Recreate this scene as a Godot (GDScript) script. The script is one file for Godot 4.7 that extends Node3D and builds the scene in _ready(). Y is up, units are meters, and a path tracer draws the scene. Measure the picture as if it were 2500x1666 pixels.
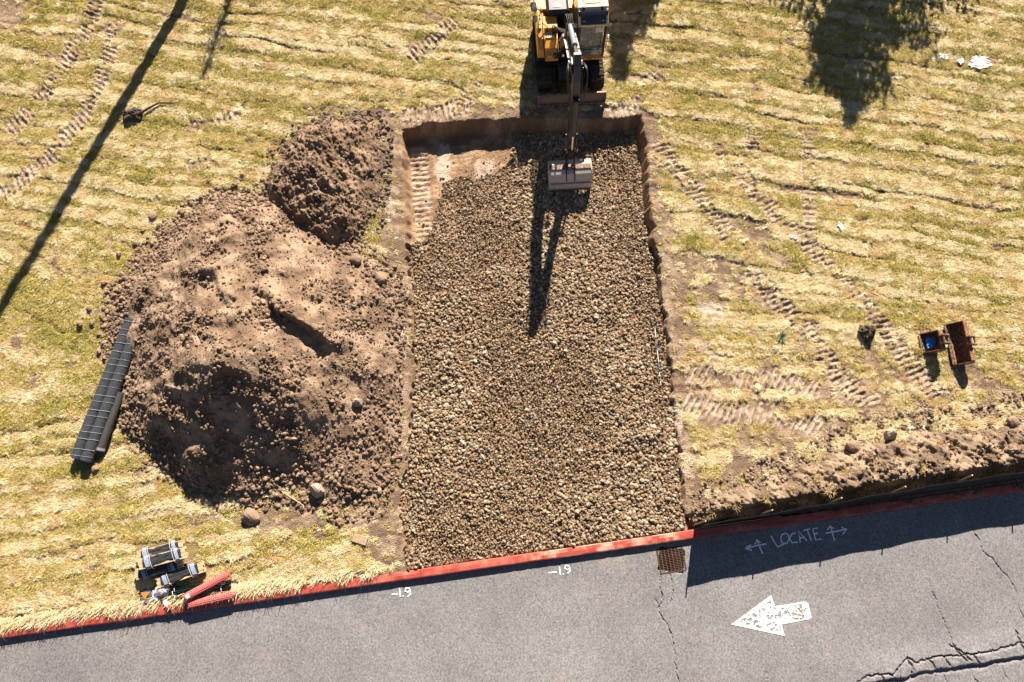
extends Node3D
# A building site seen from above: an excavator levels gravel in a shallow pit beside a red-kerbed road.
# Units are metres; x runs along the road to the right, z towards the road, y up. The field lies at y = 0, the road at y = -0.15.

const KERB_SLOPE := -0.1375
const ROAD_Y := -0.15
const GX0 := -20.6
const GX1 := 20.6
const GS := 0.055
const GT := 23.0

var rng := RandomNumberGenerator.new()
var used := {}
var n_lo := FastNoiseLite.new()
var n_mid := FastNoiseLite.new()
var n_hi := FastNoiseLite.new()
var n_row := FastNoiseLite.new()
var M := {}

# field grid
var nx := 0
var nt := 0
var g_h := PackedFloat32Array()
var g_track := PackedFloat32Array()
var g_bare := PackedFloat32Array()
var g_pale := PackedFloat32Array()
var g_green := PackedFloat32Array()
var g_straw := PackedFloat32Array()
var g_pit := PackedFloat32Array()
var g_far := PackedFloat32Array()


class MB:
	var v := PackedVector3Array()
	var n := PackedVector3Array()
	var c := PackedColorArray()
	var tint := Color(1, 1, 1)

	func put(a: Vector3, na: Vector3) -> void:
		v.append(a)
		n.append(na)
		c.append(tint)

	func tri(a: Vector3, b: Vector3, d: Vector3, out: Vector3) -> void:
		var nn := (d - a).cross(b - a)
		if nn.length_squared() < 1e-14:
			return
		nn = nn.normalized()
		if nn.dot(out) < 0.0:
			nn = -nn
			put(a, nn); put(d, nn); put(b, nn)
		else:
			put(a, nn); put(b, nn); put(d, nn)

	func smooth_tri(a: Vector3, b: Vector3, d: Vector3, na: Vector3, nb: Vector3, nd: Vector3) -> void:
		var nn := (d - a).cross(b - a)
		if nn.dot(na + nb + nd) < 0.0:
			put(a, na); put(d, nd); put(b, nb)
		else:
			put(a, na); put(b, nb); put(d, nd)

	func quad(a: Vector3, b: Vector3, d: Vector3, e: Vector3, out: Vector3) -> void:
		tri(a, b, d, out)
		tri(a, d, e, out)

	func box(xf: Transform3D, s: Vector3, bev := 0.0) -> void:
		var h := s * 0.5
		var b: float = minf(bev, 0.45 * minf(s.x, minf(s.y, s.z)))
		for ax in 3:
			var u: int = (ax + 1) % 3
			var w: int = (ax + 2) % 3
			for sg in [-1.0, 1.0]:
				var p := []
				for k in [[-1, -1], [1, -1], [1, 1], [-1, 1]]:
					var q := Vector3.ZERO
					q[ax] = sg * h[ax]
					q[u] = k[0] * (h[u] - b)
					q[w] = k[1] * (h[w] - b)
					p.append(xf * q)
				var o := Vector3.ZERO
				o[ax] = sg
				quad(p[0], p[1], p[2], p[3], xf.basis * o)
		if b <= 0.0:
			return
		for ax in 3:
			var u: int = (ax + 1) % 3
			var w: int = (ax + 2) % 3
			for su in [-1.0, 1.0]:
				for sw in [-1.0, 1.0]:
					var p := []
					for k in [[-1, 0], [1, 0], [1, 1], [-1, 1]]:
						var q := Vector3.ZERO
						q[ax] = k[0] * (h[ax] - b)
						q[u] = su * (h[u] - (0.0 if k[1] == 0 else b))
						q[w] = sw * (h[w] - (b if k[1] == 0 else 0.0))
						p.append(xf * q)
					var o := Vector3.ZERO
					o[u] = su
					o[w] = sw
					quad(p[0], p[1], p[2], p[3], xf.basis * o)
		for sx in [-1.0, 1.0]:
			for sy in [-1.0, 1.0]:
				for sz in [-1.0, 1.0]:
					tri(xf * Vector3(sx * h.x, sy * (h.y - b), sz * (h.z - b)), xf * Vector3(sx * (h.x - b), sy * h.y, sz * (h.z - b)), xf * Vector3(sx * (h.x - b), sy * (h.y - b), sz * h.z), xf.basis * Vector3(sx, sy, sz))

	func bx(lo: Vector3, hi: Vector3, bev := 0.012) -> void:
		box(Transform3D(Basis(), (lo + hi) * 0.5), hi - lo, bev)

	func bar(a: Vector3, b: Vector3, w: float, t: float, bev := 0.004, up := Vector3.UP) -> void:
		var z := (b - a).normalized()
		var x := up.cross(z)
		if x.length() < 0.01:
			x = Vector3.RIGHT
		x = x.normalized()
		box(Transform3D(Basis(x, z.cross(x), z), (a + b) * 0.5), Vector3(w, t, a.distance_to(b)), bev)

	func tube(pts: Array, r, sides := 8, caps := true) -> void:
		var rings := []
		var norms := []
		var x := Vector3.ZERO
		for i in pts.size():
			var d: Vector3 = (pts[mini(i + 1, pts.size() - 1)] - pts[maxi(i - 1, 0)]).normalized()
			if x == Vector3.ZERO:
				x = d.cross(Vector3.UP if absf(d.y) < 0.9 else Vector3.RIGHT).normalized()
			x = (x - d * x.dot(d)).normalized()
			var y := d.cross(x)
			var ring := []
			var nr := []
			var rr: float = r[i] if r is Array else r
			for k in sides:
				var a := TAU * k / sides
				var o := x * cos(a) + y * sin(a)
				ring.append(pts[i] + o * rr)
				nr.append(o)
			rings.append(ring)
			norms.append(nr)
		for i in pts.size() - 1:
			for k in sides:
				var k2: int = (k + 1) % sides
				smooth_tri(rings[i][k], rings[i + 1][k], rings[i + 1][k2], norms[i][k], norms[i + 1][k], norms[i + 1][k2])
				smooth_tri(rings[i][k], rings[i + 1][k2], rings[i][k2], norms[i][k], norms[i + 1][k2], norms[i][k2])
		if caps:
			for e in [0, pts.size() - 1]:
				var o: Vector3 = (pts[0] - pts[1]) if e == 0 else (pts[e] - pts[e - 1])
				for k in range(1, sides - 1):
					tri(rings[e][0], rings[e][k], rings[e][k + 1], o)

	func cyl(a: Vector3, b: Vector3, r: float, sides := 16, r2 := -1.0) -> void:
		tube([a, b], [r, r if r2 < 0.0 else r2], sides)

	func extrude(poly: Array, d: float, xf: Transform3D) -> void:
		var pp := PackedVector2Array(poly)
		var idx := Geometry2D.triangulate_polygon(pp)
		for s in [-0.5, 0.5]:
			for i in range(0, idx.size(), 3):
				tri(xf * Vector3(pp[idx[i]].x, pp[idx[i]].y, s * d), xf * Vector3(pp[idx[i + 1]].x, pp[idx[i + 1]].y, s * d), xf * Vector3(pp[idx[i + 2]].x, pp[idx[i + 2]].y, s * d), xf.basis * Vector3(0, 0, s))
		var area := 0.0
		for i in pp.size():
			area += pp[i].cross(pp[(i + 1) % pp.size()])
		for i in pp.size():
			var a := pp[i]
			var b := pp[(i + 1) % pp.size()]
			var e := b - a
			var o := Vector2(e.y, -e.x) * signf(area)
			quad(xf * Vector3(a.x, a.y, -d / 2), xf * Vector3(b.x, b.y, -d / 2), xf * Vector3(b.x, b.y, d / 2), xf * Vector3(a.x, a.y, d / 2), xf.basis * Vector3(o.x, o.y, 0))

	# a bent plate: a polyline in the local XY plane given a thickness and extruded along Z
	func plate(line: Array, th: float, d: float, xf: Transform3D) -> void:
		var left := []
		var right := []
		for i in line.size():
			var e: Vector2 = (line[mini(i + 1, line.size() - 1)] - line[maxi(i - 1, 0)]).normalized()
			var o := Vector2(-e.y, e.x) * th * 0.5
			left.append(line[i] + o)
			right.append(line[i] - o)
		right.reverse()
		extrude(left + right, d, xf)

	# a flat stroke on the ground, mitred at its bends
	func stroke(line: Array, w: float, y: float) -> void:
		var l := []
		var r := []
		for i in line.size():
			var e: Vector2 = (line[mini(i + 1, line.size() - 1)] - line[maxi(i - 1, 0)]).normalized()
			var o := Vector2(-e.y, e.x) * w * 0.5
			l.append(Vector3(line[i].x + o.x, y, line[i].y + o.y))
			r.append(Vector3(line[i].x - o.x, y, line[i].y - o.y))
		for i in line.size() - 1:
			quad(l[i], l[i + 1], r[i + 1], r[i], Vector3.UP)

	func mesh() -> ArrayMesh:
		var a := []
		a.resize(Mesh.ARRAY_MAX)
		a[Mesh.ARRAY_VERTEX] = v
		a[Mesh.ARRAY_NORMAL] = n
		a[Mesh.ARRAY_COLOR] = c
		var m := ArrayMesh.new()
		m.add_surface_from_arrays(Mesh.PRIMITIVE_TRIANGLES, a)
		return m


func v2(a: Array) -> Array:
	var o := []
	for p in a:
		o.append(Vector2(p[0], p[1]))
	return o


func kz(x: float) -> float:
	return 1.152 + KERB_SLOPE * x


func kb(x: float) -> float:
	return kz(x) - 0.265


func numbered(called: String) -> String:
	if not used.has(called):
		used[called] = 0
		return called
	used[called] += 1
	return "%s_%03d" % [called, used[called]]


func meta(o: Node, label: String, category: String, group := "", kind := "") -> void:
	if label:
		o.set_meta("label", label)
	if category:
		o.set_meta("category", category)
	if group:
		o.set_meta("group", group)
	if kind:
		o.set_meta("kind", kind)


func thing(called: String, label: String, category: String, at := Vector3.ZERO, turn := 0.0, group := "") -> Node3D:
	var o := Node3D.new()
	o.name = numbered(called)
	add_child(o)
	o.position = at
	o.rotation.y = turn
	meta(o, label, category, group)
	return o


func setting(called: String) -> Node3D:
	var o := Node3D.new()
	o.name = called
	add_child(o)
	o.set_meta("kind", "structure")
	return o


func node(called: String, parent: Node3D) -> Node3D:
	var o := Node3D.new()
	o.name = called
	parent.add_child(o, true)
	return o


func part(parent: Node, called: String, mb, m: Material, label := "") -> MeshInstance3D:
	var o := MeshInstance3D.new()
	o.name = called if parent != self else numbered(called)
	o.mesh = mb.mesh() if mb is MB else mb
	o.material_override = m
	parent.add_child(o, true)
	if label:
		o.set_meta("label", label)
	return o


func lin(r: float, g: float, b: float) -> Color:
	return Color(r, g, b).linear_to_srgb()


func noise_tex(freq: float, ramp: Array, size := 512, kind := FastNoiseLite.TYPE_SIMPLEX_SMOOTH, octaves := 4, sd := 1) -> NoiseTexture2D:
	var t := NoiseTexture2D.new()
	var f := FastNoiseLite.new()
	f.noise_type = kind
	f.frequency = freq
	f.fractal_octaves = octaves
	f.seed = sd
	t.width = size
	t.height = size
	t.seamless = true
	t.noise = f
	if ramp:
		var gr := Gradient.new()
		gr.offsets = PackedFloat32Array(ramp.map(func(e): return e[0]))
		gr.colors = PackedColorArray(ramp.map(func(e): return e[1]))
		t.color_ramp = gr
	return t


func grey(v: float) -> Color:
	return Color(v, v, v).linear_to_srgb()


func mat(c: Color, rough := 0.7, metal := 0.0, tex: Texture2D = null, scale := 1.0) -> StandardMaterial3D:
	var m := StandardMaterial3D.new()
	m.albedo_color = c
	m.roughness = rough
	m.metallic = metal
	if tex:
		m.albedo_texture = tex
		m.uv1_triplanar = true
		m.uv1_scale = Vector3.ONE * scale
	return m


func smooth(a: float, b: float, x: float) -> float:
	return smoothstep(a, b, x)


func table(t: Array, k: float) -> float:
	if k <= t[0][0]:
		return t[0][1]
	for i in t.size() - 1:
		if k <= t[i + 1][0]:
			return lerpf(t[i][1], t[i + 1][1], (k - t[i][0]) / (t[i + 1][0] - t[i][0]))
	return t[-1][1]


func copies(parent: Node3D, called: String, mesh: Mesh, m: Material, where: Array, tints: PackedColorArray, kind := "stuff", label := "", category := "") -> MultiMeshInstance3D:
	var mm := MultiMesh.new()
	mm.transform_format = MultiMesh.TRANSFORM_3D
	mm.use_colors = true
	mm.mesh = mesh
	mm.instance_count = where.size()
	for i in where.size():
		mm.set_instance_transform(i, where[i])
		mm.set_instance_color(i, tints[i])
	var o := MultiMeshInstance3D.new()
	o.multimesh = mm
	o.material_override = m
	o.name = called if parent != self else numbered(called)
	parent.add_child(o, true)
	meta(o, label, category, "", kind)
	return o


# an angular stone: a cube-sphere pushed in and out and cut by random planes, flat faced
func stone_mesh(sd: int, angular: float, detail := 2) -> ArrayMesh:
	var r := RandomNumberGenerator.new()
	r.seed = sd
	var f := FastNoiseLite.new()
	f.seed = sd
	f.frequency = 0.9
	var planes := []
	for i in 9:
		planes.append([Vector3(r.randf_range(-1, 1), r.randf_range(-1, 1), r.randf_range(-1, 1)).normalized(), r.randf_range(0.62, 0.9)])
	var sq := Vector3(r.randf_range(0.85, 1.25), r.randf_range(0.65, 0.9), r.randf_range(0.8, 1.05))
	var shape := func(p: Vector3) -> Vector3:
		var d := p.normalized()
		var k := 1.0 + 0.28 * f.get_noise_3dv(d * 1.4)
		for pl in planes:
			var c: float = d.dot(pl[0])
			if c > 0.05:
				k = lerpf(k, minf(k, pl[1] / c), angular)
		return d * k * sq * 0.5
	var mb := MB.new()
	for ax in 3:
		for sg in [-1.0, 1.0]:
			var u: int = (ax + 1) % 3
			var w: int = (ax + 2) % 3
			for i in detail:
				for j in detail:
					var p := []
					for k in [[0, 0], [1, 0], [1, 1], [0, 1]]:
						var q := Vector3.ZERO
						q[ax] = sg
						q[u] = -1.0 + 2.0 * (i + k[0]) / detail
						q[w] = -1.0 + 2.0 * (j + k[1]) / detail
						p.append(shape.call(q))
					mb.quad(p[0], p[1], p[2], p[3], p[0] + p[2])
	return mb.mesh()

# ---------------------------------------------------------------- ground

const PIT_L := [[-13.25, -3.92], [-11.95, -3.79], [-10.42, -3.66], [-8.93, -3.53], [-7.49, -3.34], [-6.1, -3.18], [-4.76, -3.1], [-3.45, -3.12], [-1.82, -3.22], [-0.6, -3.42], [0.23, -3.22], [1.27, -3.14]]
const PIT_R := [[-13.83, 4.55], [-12.9, 4.69], [-11.95, 4.71], [-10.42, 4.67], [-9.52, 4.79], [-8.64, 4.81], [-7.78, 4.83], [-7.21, 4.86], [-6.1, 4.93], [-4.76, 5.04], [-3.45, 5.03], [-2.19, 5.08], [-0.96, 5.12], [0.11, 5.21]]
const PIT_B := [[-3.92, -13.25], [-2.86, -13.54], [-1.0, -13.67], [0.57, -13.75], [2.15, -13.67], [3.58, -13.7], [4.55, -13.85]]
const FLOOR := [[-14.0, -0.62], [-11.5, -0.52], [-9.0, -0.36], [-6.5, -0.19], [-3.0, -0.11], [0.0, -0.07], [1.5, -0.06]]


func cell(x: float, z: float) -> int:
	var i := int(round((x - GX0) / GS))
	var j := int(round((kb(x) - z) / GS))
	if i < 0 or j < 0 or i >= nx or j >= nt:
		return -1
	return j * nx + i


func ground_at(x: float, z: float) -> float:
	var k := cell(x, z)
	return g_h[k] if k >= 0 else 0.0


func pit_depth_in(x: float, z: float) -> float:
	return minf(minf(x - table(PIT_L, z), table(PIT_R, z) - x), z - table(PIT_B, x))


func stamp(arr: PackedFloat32Array, x: float, z: float, rx: float, rz: float, rot: float, s: float) -> void:
	var rr := maxf(rx, rz) * 1.3
	var ca := cos(rot)
	var sa := sin(rot)
	for i in range(maxi(0, int((x - rr - GX0) / GS)), mini(nx, int((x + rr - GX0) / GS))):
		var px := GX0 + i * GS
		var j0 := int((kb(px) - (z + rr)) / GS)
		for j in range(maxi(0, j0), mini(nt, j0 + int(2 * rr / GS))):
			var pz := kb(px) - j * GS
			var dx := px - x
			var dz := pz - z
			var u := (dx * ca + dz * sa) / rx
			var w := (-dx * sa + dz * ca) / rz
			var d := sqrt(u * u + w * w) + 0.45 * n_mid.get_noise_2d(px * 1.7, pz * 1.7) + 0.25 * n_hi.get_noise_2d(px * 3.0, pz * 3.0)
			if d < 1.0:
				var k := j * nx + i
				arr[k] = maxf(arr[k], s * smooth(1.0, 0.65, d))


# a crawler track pressed into the soil: a shallow rut crossed by raised bars
func crawler(line: Array, w: float, amp: float, skew: float, pitch := 0.19) -> void:
	var s0 := 0.0
	for q in line.size() - 1:
		var a: Vector2 = line[q]
		var b: Vector2 = line[q + 1]
		var d := (b - a).normalized()
		var side := Vector2(-d.y, d.x)
		var len := a.distance_to(b)
		var s := 0.0
		while s < len:
			var u := -w / 2
			while u <= w / 2:
				var p := a + d * s + side * u
				var k := cell(p.x, p.y)
				if k >= 0:
					var on := smooth(-0.55, -0.1, n_lo.get_noise_2d(p.x * 2.2 + 31.0, p.y * 2.2))
					var f := fposmod(s0 + s + skew * u + 0.05 * n_mid.get_noise_2d(p.x * 2.0, p.y * 2.0), pitch) / pitch
					var bar := smooth(0.0, 0.12, f) * smooth(0.5, 0.38, f)
					g_track[k] = on * amp * (bar * 0.065 - 0.03)
					g_bare[k] = maxf(g_bare[k], on * (0.85 if bar < 0.5 else 0.6))
					g_pale[k] = maxf(g_pale[k], on * 0.42 if bar < 0.5 else on * 0.62)
				u += GS * 0.8
			s += GS * 0.6
		s0 += len


func build_field() -> void:
	nx = int((GX1 - GX0) / GS) + 1
	nt = int(GT / GS) + 1
	var count := nx * nt
	for arr in [g_h, g_track, g_bare, g_pale, g_green, g_straw, g_pit, g_far]:
		arr.resize(count)
		arr.fill(0.0)
	# packed arrays inside an Array literal are shared by reference, so the members above are sized
	# tracks
	crawler(v2([[5.1, -12.74], [5.99, -11.18], [7.1, -9.37], [8.4, -7.28], [9.56, -5.76], [10.43, -4.36], [11.32, -3.39]]), 0.66, 1.0, 0.25)
	crawler(v2([[7.09, -12.82], [8.32, -10.72], [9.66, -9.08], [10.76, -7.56], [11.74, -6.38], [12.62, -4.8], [13.31, -3.84]]), 0.66, 0.9, 0.25)
	crawler(v2([[8.42, -13.6], [8.28, -12.4]]), 0.55, 1.0, 0.0)
	crawler(v2([[10.3, -13.4], [10.1, -11.4], [9.9, -9.4]]), 0.5, 0.7, 0.0)
	crawler(v2([[-15.24, -18.9], [-15.41, -17.63], [-15.71, -16.91], [-16.47, -14.67], [-16.88, -14.23], [-17.51, -13.12]]), 0.66, 1.0, 0.3)
	crawler(v2([[-13.6, -19.0], [-14.4, -17.51], [-14.6, -15.24], [-15.0, -13.88], [-16.0, -12.03], [-17.32, -10.72]]), 0.66, 0.9, 0.3)
	crawler(v2([[-11.3, -13.3], [-10.17, -13.7], [-9.36, -14.1]]), 0.5, 1.0, 0.1)
	crawler(v2([[-11.2, -11.8], [-10.2, -12.1]]), 0.4, 0.7, 0.1)
	crawler(v2([[-3.6, -16.1], [-2.82, -16.9], [-2.0, -17.8]]), 0.66, 1.2, 0.2)
	crawler(v2([[-3.9, -13.75], [-2.44, -13.95], [-1.6, -14.3], [-1.3, -15.3]]), 0.66, 1.1, 0.2)
	crawler(v2([[5.5, -4.6], [7.08, -4.36], [8.36, -4.3], [9.61, -3.97]]), 0.66, 0.8, 0.3)
	crawler(v2([[5.4, -3.65], [6.87, -3.32], [8.28, -3.3], [9.6, -2.9]]), 0.66, 0.8, 0.3)
	crawler(v2([[3.4, -13.95], [4.6, -14.3], [5.2, -15.6]]), 0.66, 0.8, 0.2)
	crawler(v2([[-3.31, -12.9], [-3.14, -11.02], [-2.87, -9.0]]), 0.6, 1.0, 0.0, 0.2)
	crawler(v2([[-1.9, -13.0], [-1.75, -11.6]]), 0.5, 0.8, 0.0, 0.2)
	crawler(v2([[0.85, -14.2], [0.8, -15.3]]), 0.66, 0.8, 0.0)
	# bare soil round the pit, spoil and turning places
	for e in [[-4.36, -11.95, 0.55, 1.6, 0.0, 1.0], [-4.8, -13.3, 1.5, 0.5, 0.1, 0.9], [-4.1, -10.42, 0.6, 1.6, 0.0, 0.9], [-3.9, -8.21, 0.45, 1.7, 0.0, 0.8], [-3.75, -6.1, 0.6, 1.6, 0.0, 1.0], [-3.7, -3.45, 0.75, 1.8, 0.0, 1.0], [-3.9, -1.5, 0.8, 1.4, 0.0, 1.0], [-4.3, -0.2, 1.3, 0.7, 0.2, 0.9], [-3.6, 0.7, 0.55, 0.8, 0.0, 0.8], [-6.9, -0.1, 2.2, 0.35, 0.0, 0.8], [-9.6, 0.0, 1.2, 0.3, -0.2, 0.6],
		[-4.0, -12.6, 0.7, 1.4, 0.0, 1.0], [-4.0, -9.4, 0.6, 1.3, 0.0, 0.85], [-3.8, -7.2, 0.5, 1.2, 0.0, 1.0], [-4.2, -5.0, 0.9, 1.5, 0.0, 1.0], [-4.3, -2.6, 1.0, 1.8, 0.0, 1.0], [-4.6, -0.9, 1.4, 1.1, 0.0, 1.0], [-3.9, 0.3, 0.7, 0.9, 0.0, 0.9], [-6.6, -0.5, 1.6, 0.5, 0.0, 0.9], [-4.5, -13.6, 1.6, 0.6, 0.1, 1.0], [-6.4, -14.0, 1.3, 0.35, 0.0, 0.7], [5.2, -9.6, 0.3, 1.0, 0.0, 0.9], [5.6, -7.9, 0.8, 0.6, 0.3, 1.0], [6.3, -7.2, 0.8, 0.5, 0.5, 0.8], [5.6, -6.0, 0.6, 0.8, 0.0, 0.8], [6.3, -4.4, 1.2, 0.35, 0.1, 0.8], [8.8, -4.2, 1.3, 0.4, 0.1, 0.8], [8.0, -2.5, 1.6, 0.35, -0.2, 0.8], [6.9, -0.9, 1.2, 0.35, -0.3, 0.9], [10.6, -3.9, 1.0, 0.4, 0.3, 0.7],
		[-2.87, -13.85, 1.4, 0.3, 0.0, 1.0], [-0.72, -13.95, 1.2, 0.35, 0.0, 0.8], [0.9, -14.0, 0.9, 0.35, 0.0, 0.9], [3.2, -13.95, 1.3, 0.3, 0.0, 0.8], [4.95, -13.6, 0.4, 0.5, 0.0, 0.8],
		[7.93, -9.5, 1.2, 0.55, 0.4, 1.0], [6.3, -8.35, 1.5, 0.5, 0.2, 1.0], [7.1, -7.6, 1.1, 0.55, 0.5, 0.9], [8.6, -8.6, 0.8, 0.35, 0.6, 0.8], [12.2, -12.0, 0.7, 0.2, 0.2, 0.5], [15.0, -9.5, 0.8, 0.2, 0.2, 0.5], [5.2, -6.9, 0.5, 0.9, 0.2, 1.0], [5.35, -8.3, 0.45, 0.5, 0.0, 1.0], [5.15, -5.16, 0.35, 1.1, 0.0, 0.9], [5.64, -3.97, 0.6, 0.5, 0.0, 0.8], [6.35, -3.2, 0.9, 0.4, 0.0, 0.9], [7.64, -3.45, 1.1, 0.4, 0.1, 0.9], [5.5, -0.96, 0.45, 0.9, 0.0, 0.9], [5.3, -2.3, 0.3, 0.8, 0.0, 0.9],
		[9.26, -5.42, 0.5, 0.3, 0.5, 0.6], [8.11, -7.07, 0.7, 0.35, 0.8, 0.9], [11.44, -5.16, 0.22, 1.0, -0.2, 1.0], [9.4, -2.9, 1.2, 0.5, -0.15, 0.8], [11.2, -3.6, 1.2, 0.4, 0.2, 0.7], [12.6, -4.4, 0.8, 0.4, 0.5, 0.6], [7.2, -1.6, 1.4, 0.4, -0.3, 0.7],
		[-2.85, -17.95, 0.5, 0.35, 0.5, 1.0], [-3.54, -16.55, 0.6, 0.5, 0.4, 0.9], [-14.5, -17.42, 0.5, 0.3, 0.0, 0.8], [-12.43, -17.95, 0.7, 0.3, 0.0, 0.7], [-18.6, -18.3, 1.0, 1.2, 0.0, 1.0], [-10.72, -13.54, 0.6, 0.2, -0.3, 0.8], [-10.68, -11.95, 0.6, 0.2, 0.0, 0.5], [-1.6, -16.2, 0.6, 0.25, 0.2, 0.5], [-12.6, -13.9, 0.9, 0.12, -0.25, 0.5]]:
		stamp(g_bare, e[0], e[1], e[2], e[3], e[4], e[5])
	# pale hard-packed clay
	for e in [[-4.87, -12.3, 0.6, 0.2, 0.55, 1.0], [-5.05, -13.3, 0.28, 0.3, 0.0, 0.8], [-5.85, -13.2, 0.15, 0.35, 0.1, 0.8], [-4.1, -10.6, 0.3, 0.9, -0.2, 0.6], [-3.62, -5.6, 0.3, 0.8, 0.0, 1.0], [-1.0, -11.97, 0.4, 0.5, 0.0, 0.8], [-2.4, -12.3, 0.35, 1.0, 0.0, 0.9], [-3.0, -11.0, 0.22, 1.2, -0.1, 0.7], [6.47, -6.6, 0.7, 0.4, 0.6, 1.0], [6.3, -5.3, 0.6, 0.3, 0.6, 0.7], [5.48, -3.45, 0.5, 0.3, 0.3, 0.8], [5.15, -3.3, 0.15, 0.8, 0.0, 1.0], [7.9, -8.0, 0.5, 0.3, 0.5, 0.7], [5.4, -1.8, 0.3, 0.5, 0.0, 0.7]]:
		stamp(g_pale, e[0], e[1], e[2], e[3], e[4], e[5])
	var v := PackedVector3Array()
	var c := PackedColorArray()
	v.resize(count)
	c.resize(count)
	for i in nx:
		var x := GX0 + i * GS
		var zb := kb(x)
		for j in nt:
			var k := j * nx + i
			var z := zb - j * GS
			var lo := n_lo.get_noise_2d(x, z)
			var sl := lerpf(0.17, -0.14, clampf((z + 9.0) / 7.0, 0, 1) * clampf((-x - 2.0) / 6.0, 0, 1))
			if x > 4.0 and z > -7.0:
				sl = lerpf(sl, -0.08, clampf((z + 7.0) / 4.0, 0, 1))
			var q := z - sl * x + 0.22 * lo
			var row := n_row.get_noise_2d(x * 0.05, q * 2.1)
			var line := n_row.get_noise_2d(x * 0.03 + 50.0, q * 1.5 + 9.0)
			var mid := n_mid.get_noise_2d(x * 1.1, z * 1.1)
			var hi := n_hi.get_noise_2d(x * 3.2, z * 3.2)
			var straw := smooth(-0.05, 0.4, row + 0.45 * n_hi.get_noise_2d(x * 0.8, z * 1.4))
			var trampled := clampf((x - 4.5) / 1.5, 0, 1) * clampf((z + 7.0) / 3.0, 0, 1)
			var furrow := exp(-pow(line / 0.09, 2.0)) * smooth(-0.2, 0.15, n_lo.get_noise_2d(x * 0.6 + 70.0, q * 3.0)) * (1.0 - 0.7 * trampled)
			var h := 0.04 * lo + 0.014 * mid + 0.010 * hi + 0.010 * straw - 0.075 * furrow + 0.022 * smooth(0.0, 0.12, line)
			h += trampled * (0.035 * n_mid.get_noise_2d(x * 2.4 + 40.0, z * 2.4) + 0.02 * hi)
			var bare := g_bare[k]
			bare = maxf(bare, g_pale[k] if g_track[k] == 0.0 else 0.0)
			# more soil shows where the machines turn
			bare = maxf(bare, trampled * smooth(-0.12, 0.2, n_mid.get_noise_2d(x * 0.9 + 13.0, z * 1.3)) * 0.9)
			bare = maxf(bare, 0.8 * smooth(0.33, 0.5, n_mid.get_noise_2d(x * 0.8 + 5.0, q * 1.6)))
			bare = maxf(bare, furrow * 0.9)
			h = lerpf(h, 0.01 * lo + 0.02 * mid + 0.014 * hi, bare * 0.7) + g_track[k]
			# the pit and its walls
			var inside := pit_depth_in(x, z) + (0.18 if x > 3.9 and z > -10.5 else 0.10) * n_mid.get_noise_2d(x * 1.6, z * 1.6) + 0.02 * hi
			g_pit[k] = inside
			bare = maxf(bare, smooth(-0.75, -0.25, inside + 0.3 * mid) * (1.0 if x < 0.0 else 0.75))
			var fl := table(FLOOR, z) + 0.02 * mid
			if gravel_here(x, z) > 0.0:
				fl -= 0.06
			var fw := smooth(0.0, 0.21, inside)
			var south := z > kb(x) - 0.3
			if fw > 0.0:
				h = lerpf(h, fl + g_track[k] * 0.9 + 0.02 * hi + 0.10 * smooth(0.5, 0.0, inside) * (0.5 + mid), fw)
				if z > -9.0:
					h = minf(h, fl)
			# the narrow trench behind the kerb, under the silt fence
			if x > 5.0 and inside <= 0.0:
				var t := j * GS + 0.05 * mid
				h = lerpf(h, -0.42 + 0.03 * hi, smooth(0.42, 0.30, t) * smooth(5.05, 5.5, x))
				bare = maxf(bare, smooth(0.7, 0.45, t))
			elif x <= -3.2 and j < 6:
				h = lerpf(h, -0.01, 1.0 - j / 6.0)
			if south and j < 2:
				h = minf(h, -0.012)
			g_h[k] = h
			var green := 0.4 * n_mid.get_noise_2d(x * 0.28, q * 0.9) + 0.5 * n_mid.get_noise_2d(x * 0.9 + 9.0, q * 1.9) + 0.25 * n_hi.get_noise_2d(x * 1.6, z * 2.4) + 0.06 - 0.22 * straw
			green -= 0.25 * trampled
			if x < -3.0 and z > -1.5:
				green -= 0.18 * smooth(-1.5, 1.5, z)
				straw = maxf(straw, smooth(0.9, 0.0, j * GS))
			g_green[k] = green
			g_straw[k] = straw
			g_bare[k] = 1.0 if inside > -0.06 else bare
			v[k] = Vector3(x, h, z)
			# base colours (linear): thatch, topsoil, clay
			var thatch := Color(0.27, 0.195, 0.095).lerp(Color(0.20, 0.165, 0.06), smooth(-0.1, 0.35, green))
			var soil := Color(0.20, 0.135, 0.092).lerp(Color(0.36, 0.26, 0.185), smooth(-0.3, 0.5, mid + 0.5 * hi))
			if inside > 0.0:
				soil = Color(0.24, 0.15, 0.09).lerp(Color(0.40, 0.265, 0.165), smooth(-0.25, 0.45, mid + 0.4 * hi))
			var cc := thatch.lerp(soil, smooth(0.15, 0.6, bare if inside <= -0.06 else 1.0))
			cc = cc.lerp(Color(0.56, 0.45, 0.36), 0.9 * g_pale[k] * smooth(-0.35, 0.25, n_hi.get_noise_2d(x * 1.5, z * 1.5) + g_pale[k] - 0.5))
			c[k] = cc
	var nrm := PackedVector3Array()
	nrm.resize(count)
	for j in nt:
		for i in nx:
			var k := j * nx + i
			var a := v[k + 1] if i < nx - 1 else v[k]
			var b := v[k - 1] if i > 0 else v[k]
			var d := v[k + nx] if j < nt - 1 else v[k]
			var e := v[k - nx] if j > 0 else v[k]
			nrm[k] = (a - b).cross(d - e).normalized()
			if nrm[k].y < 0.0:
				nrm[k] = -nrm[k]
	var idx := PackedInt32Array()
	idx.resize((nx - 1) * (nt - 1) * 6)
	var at := 0
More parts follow.
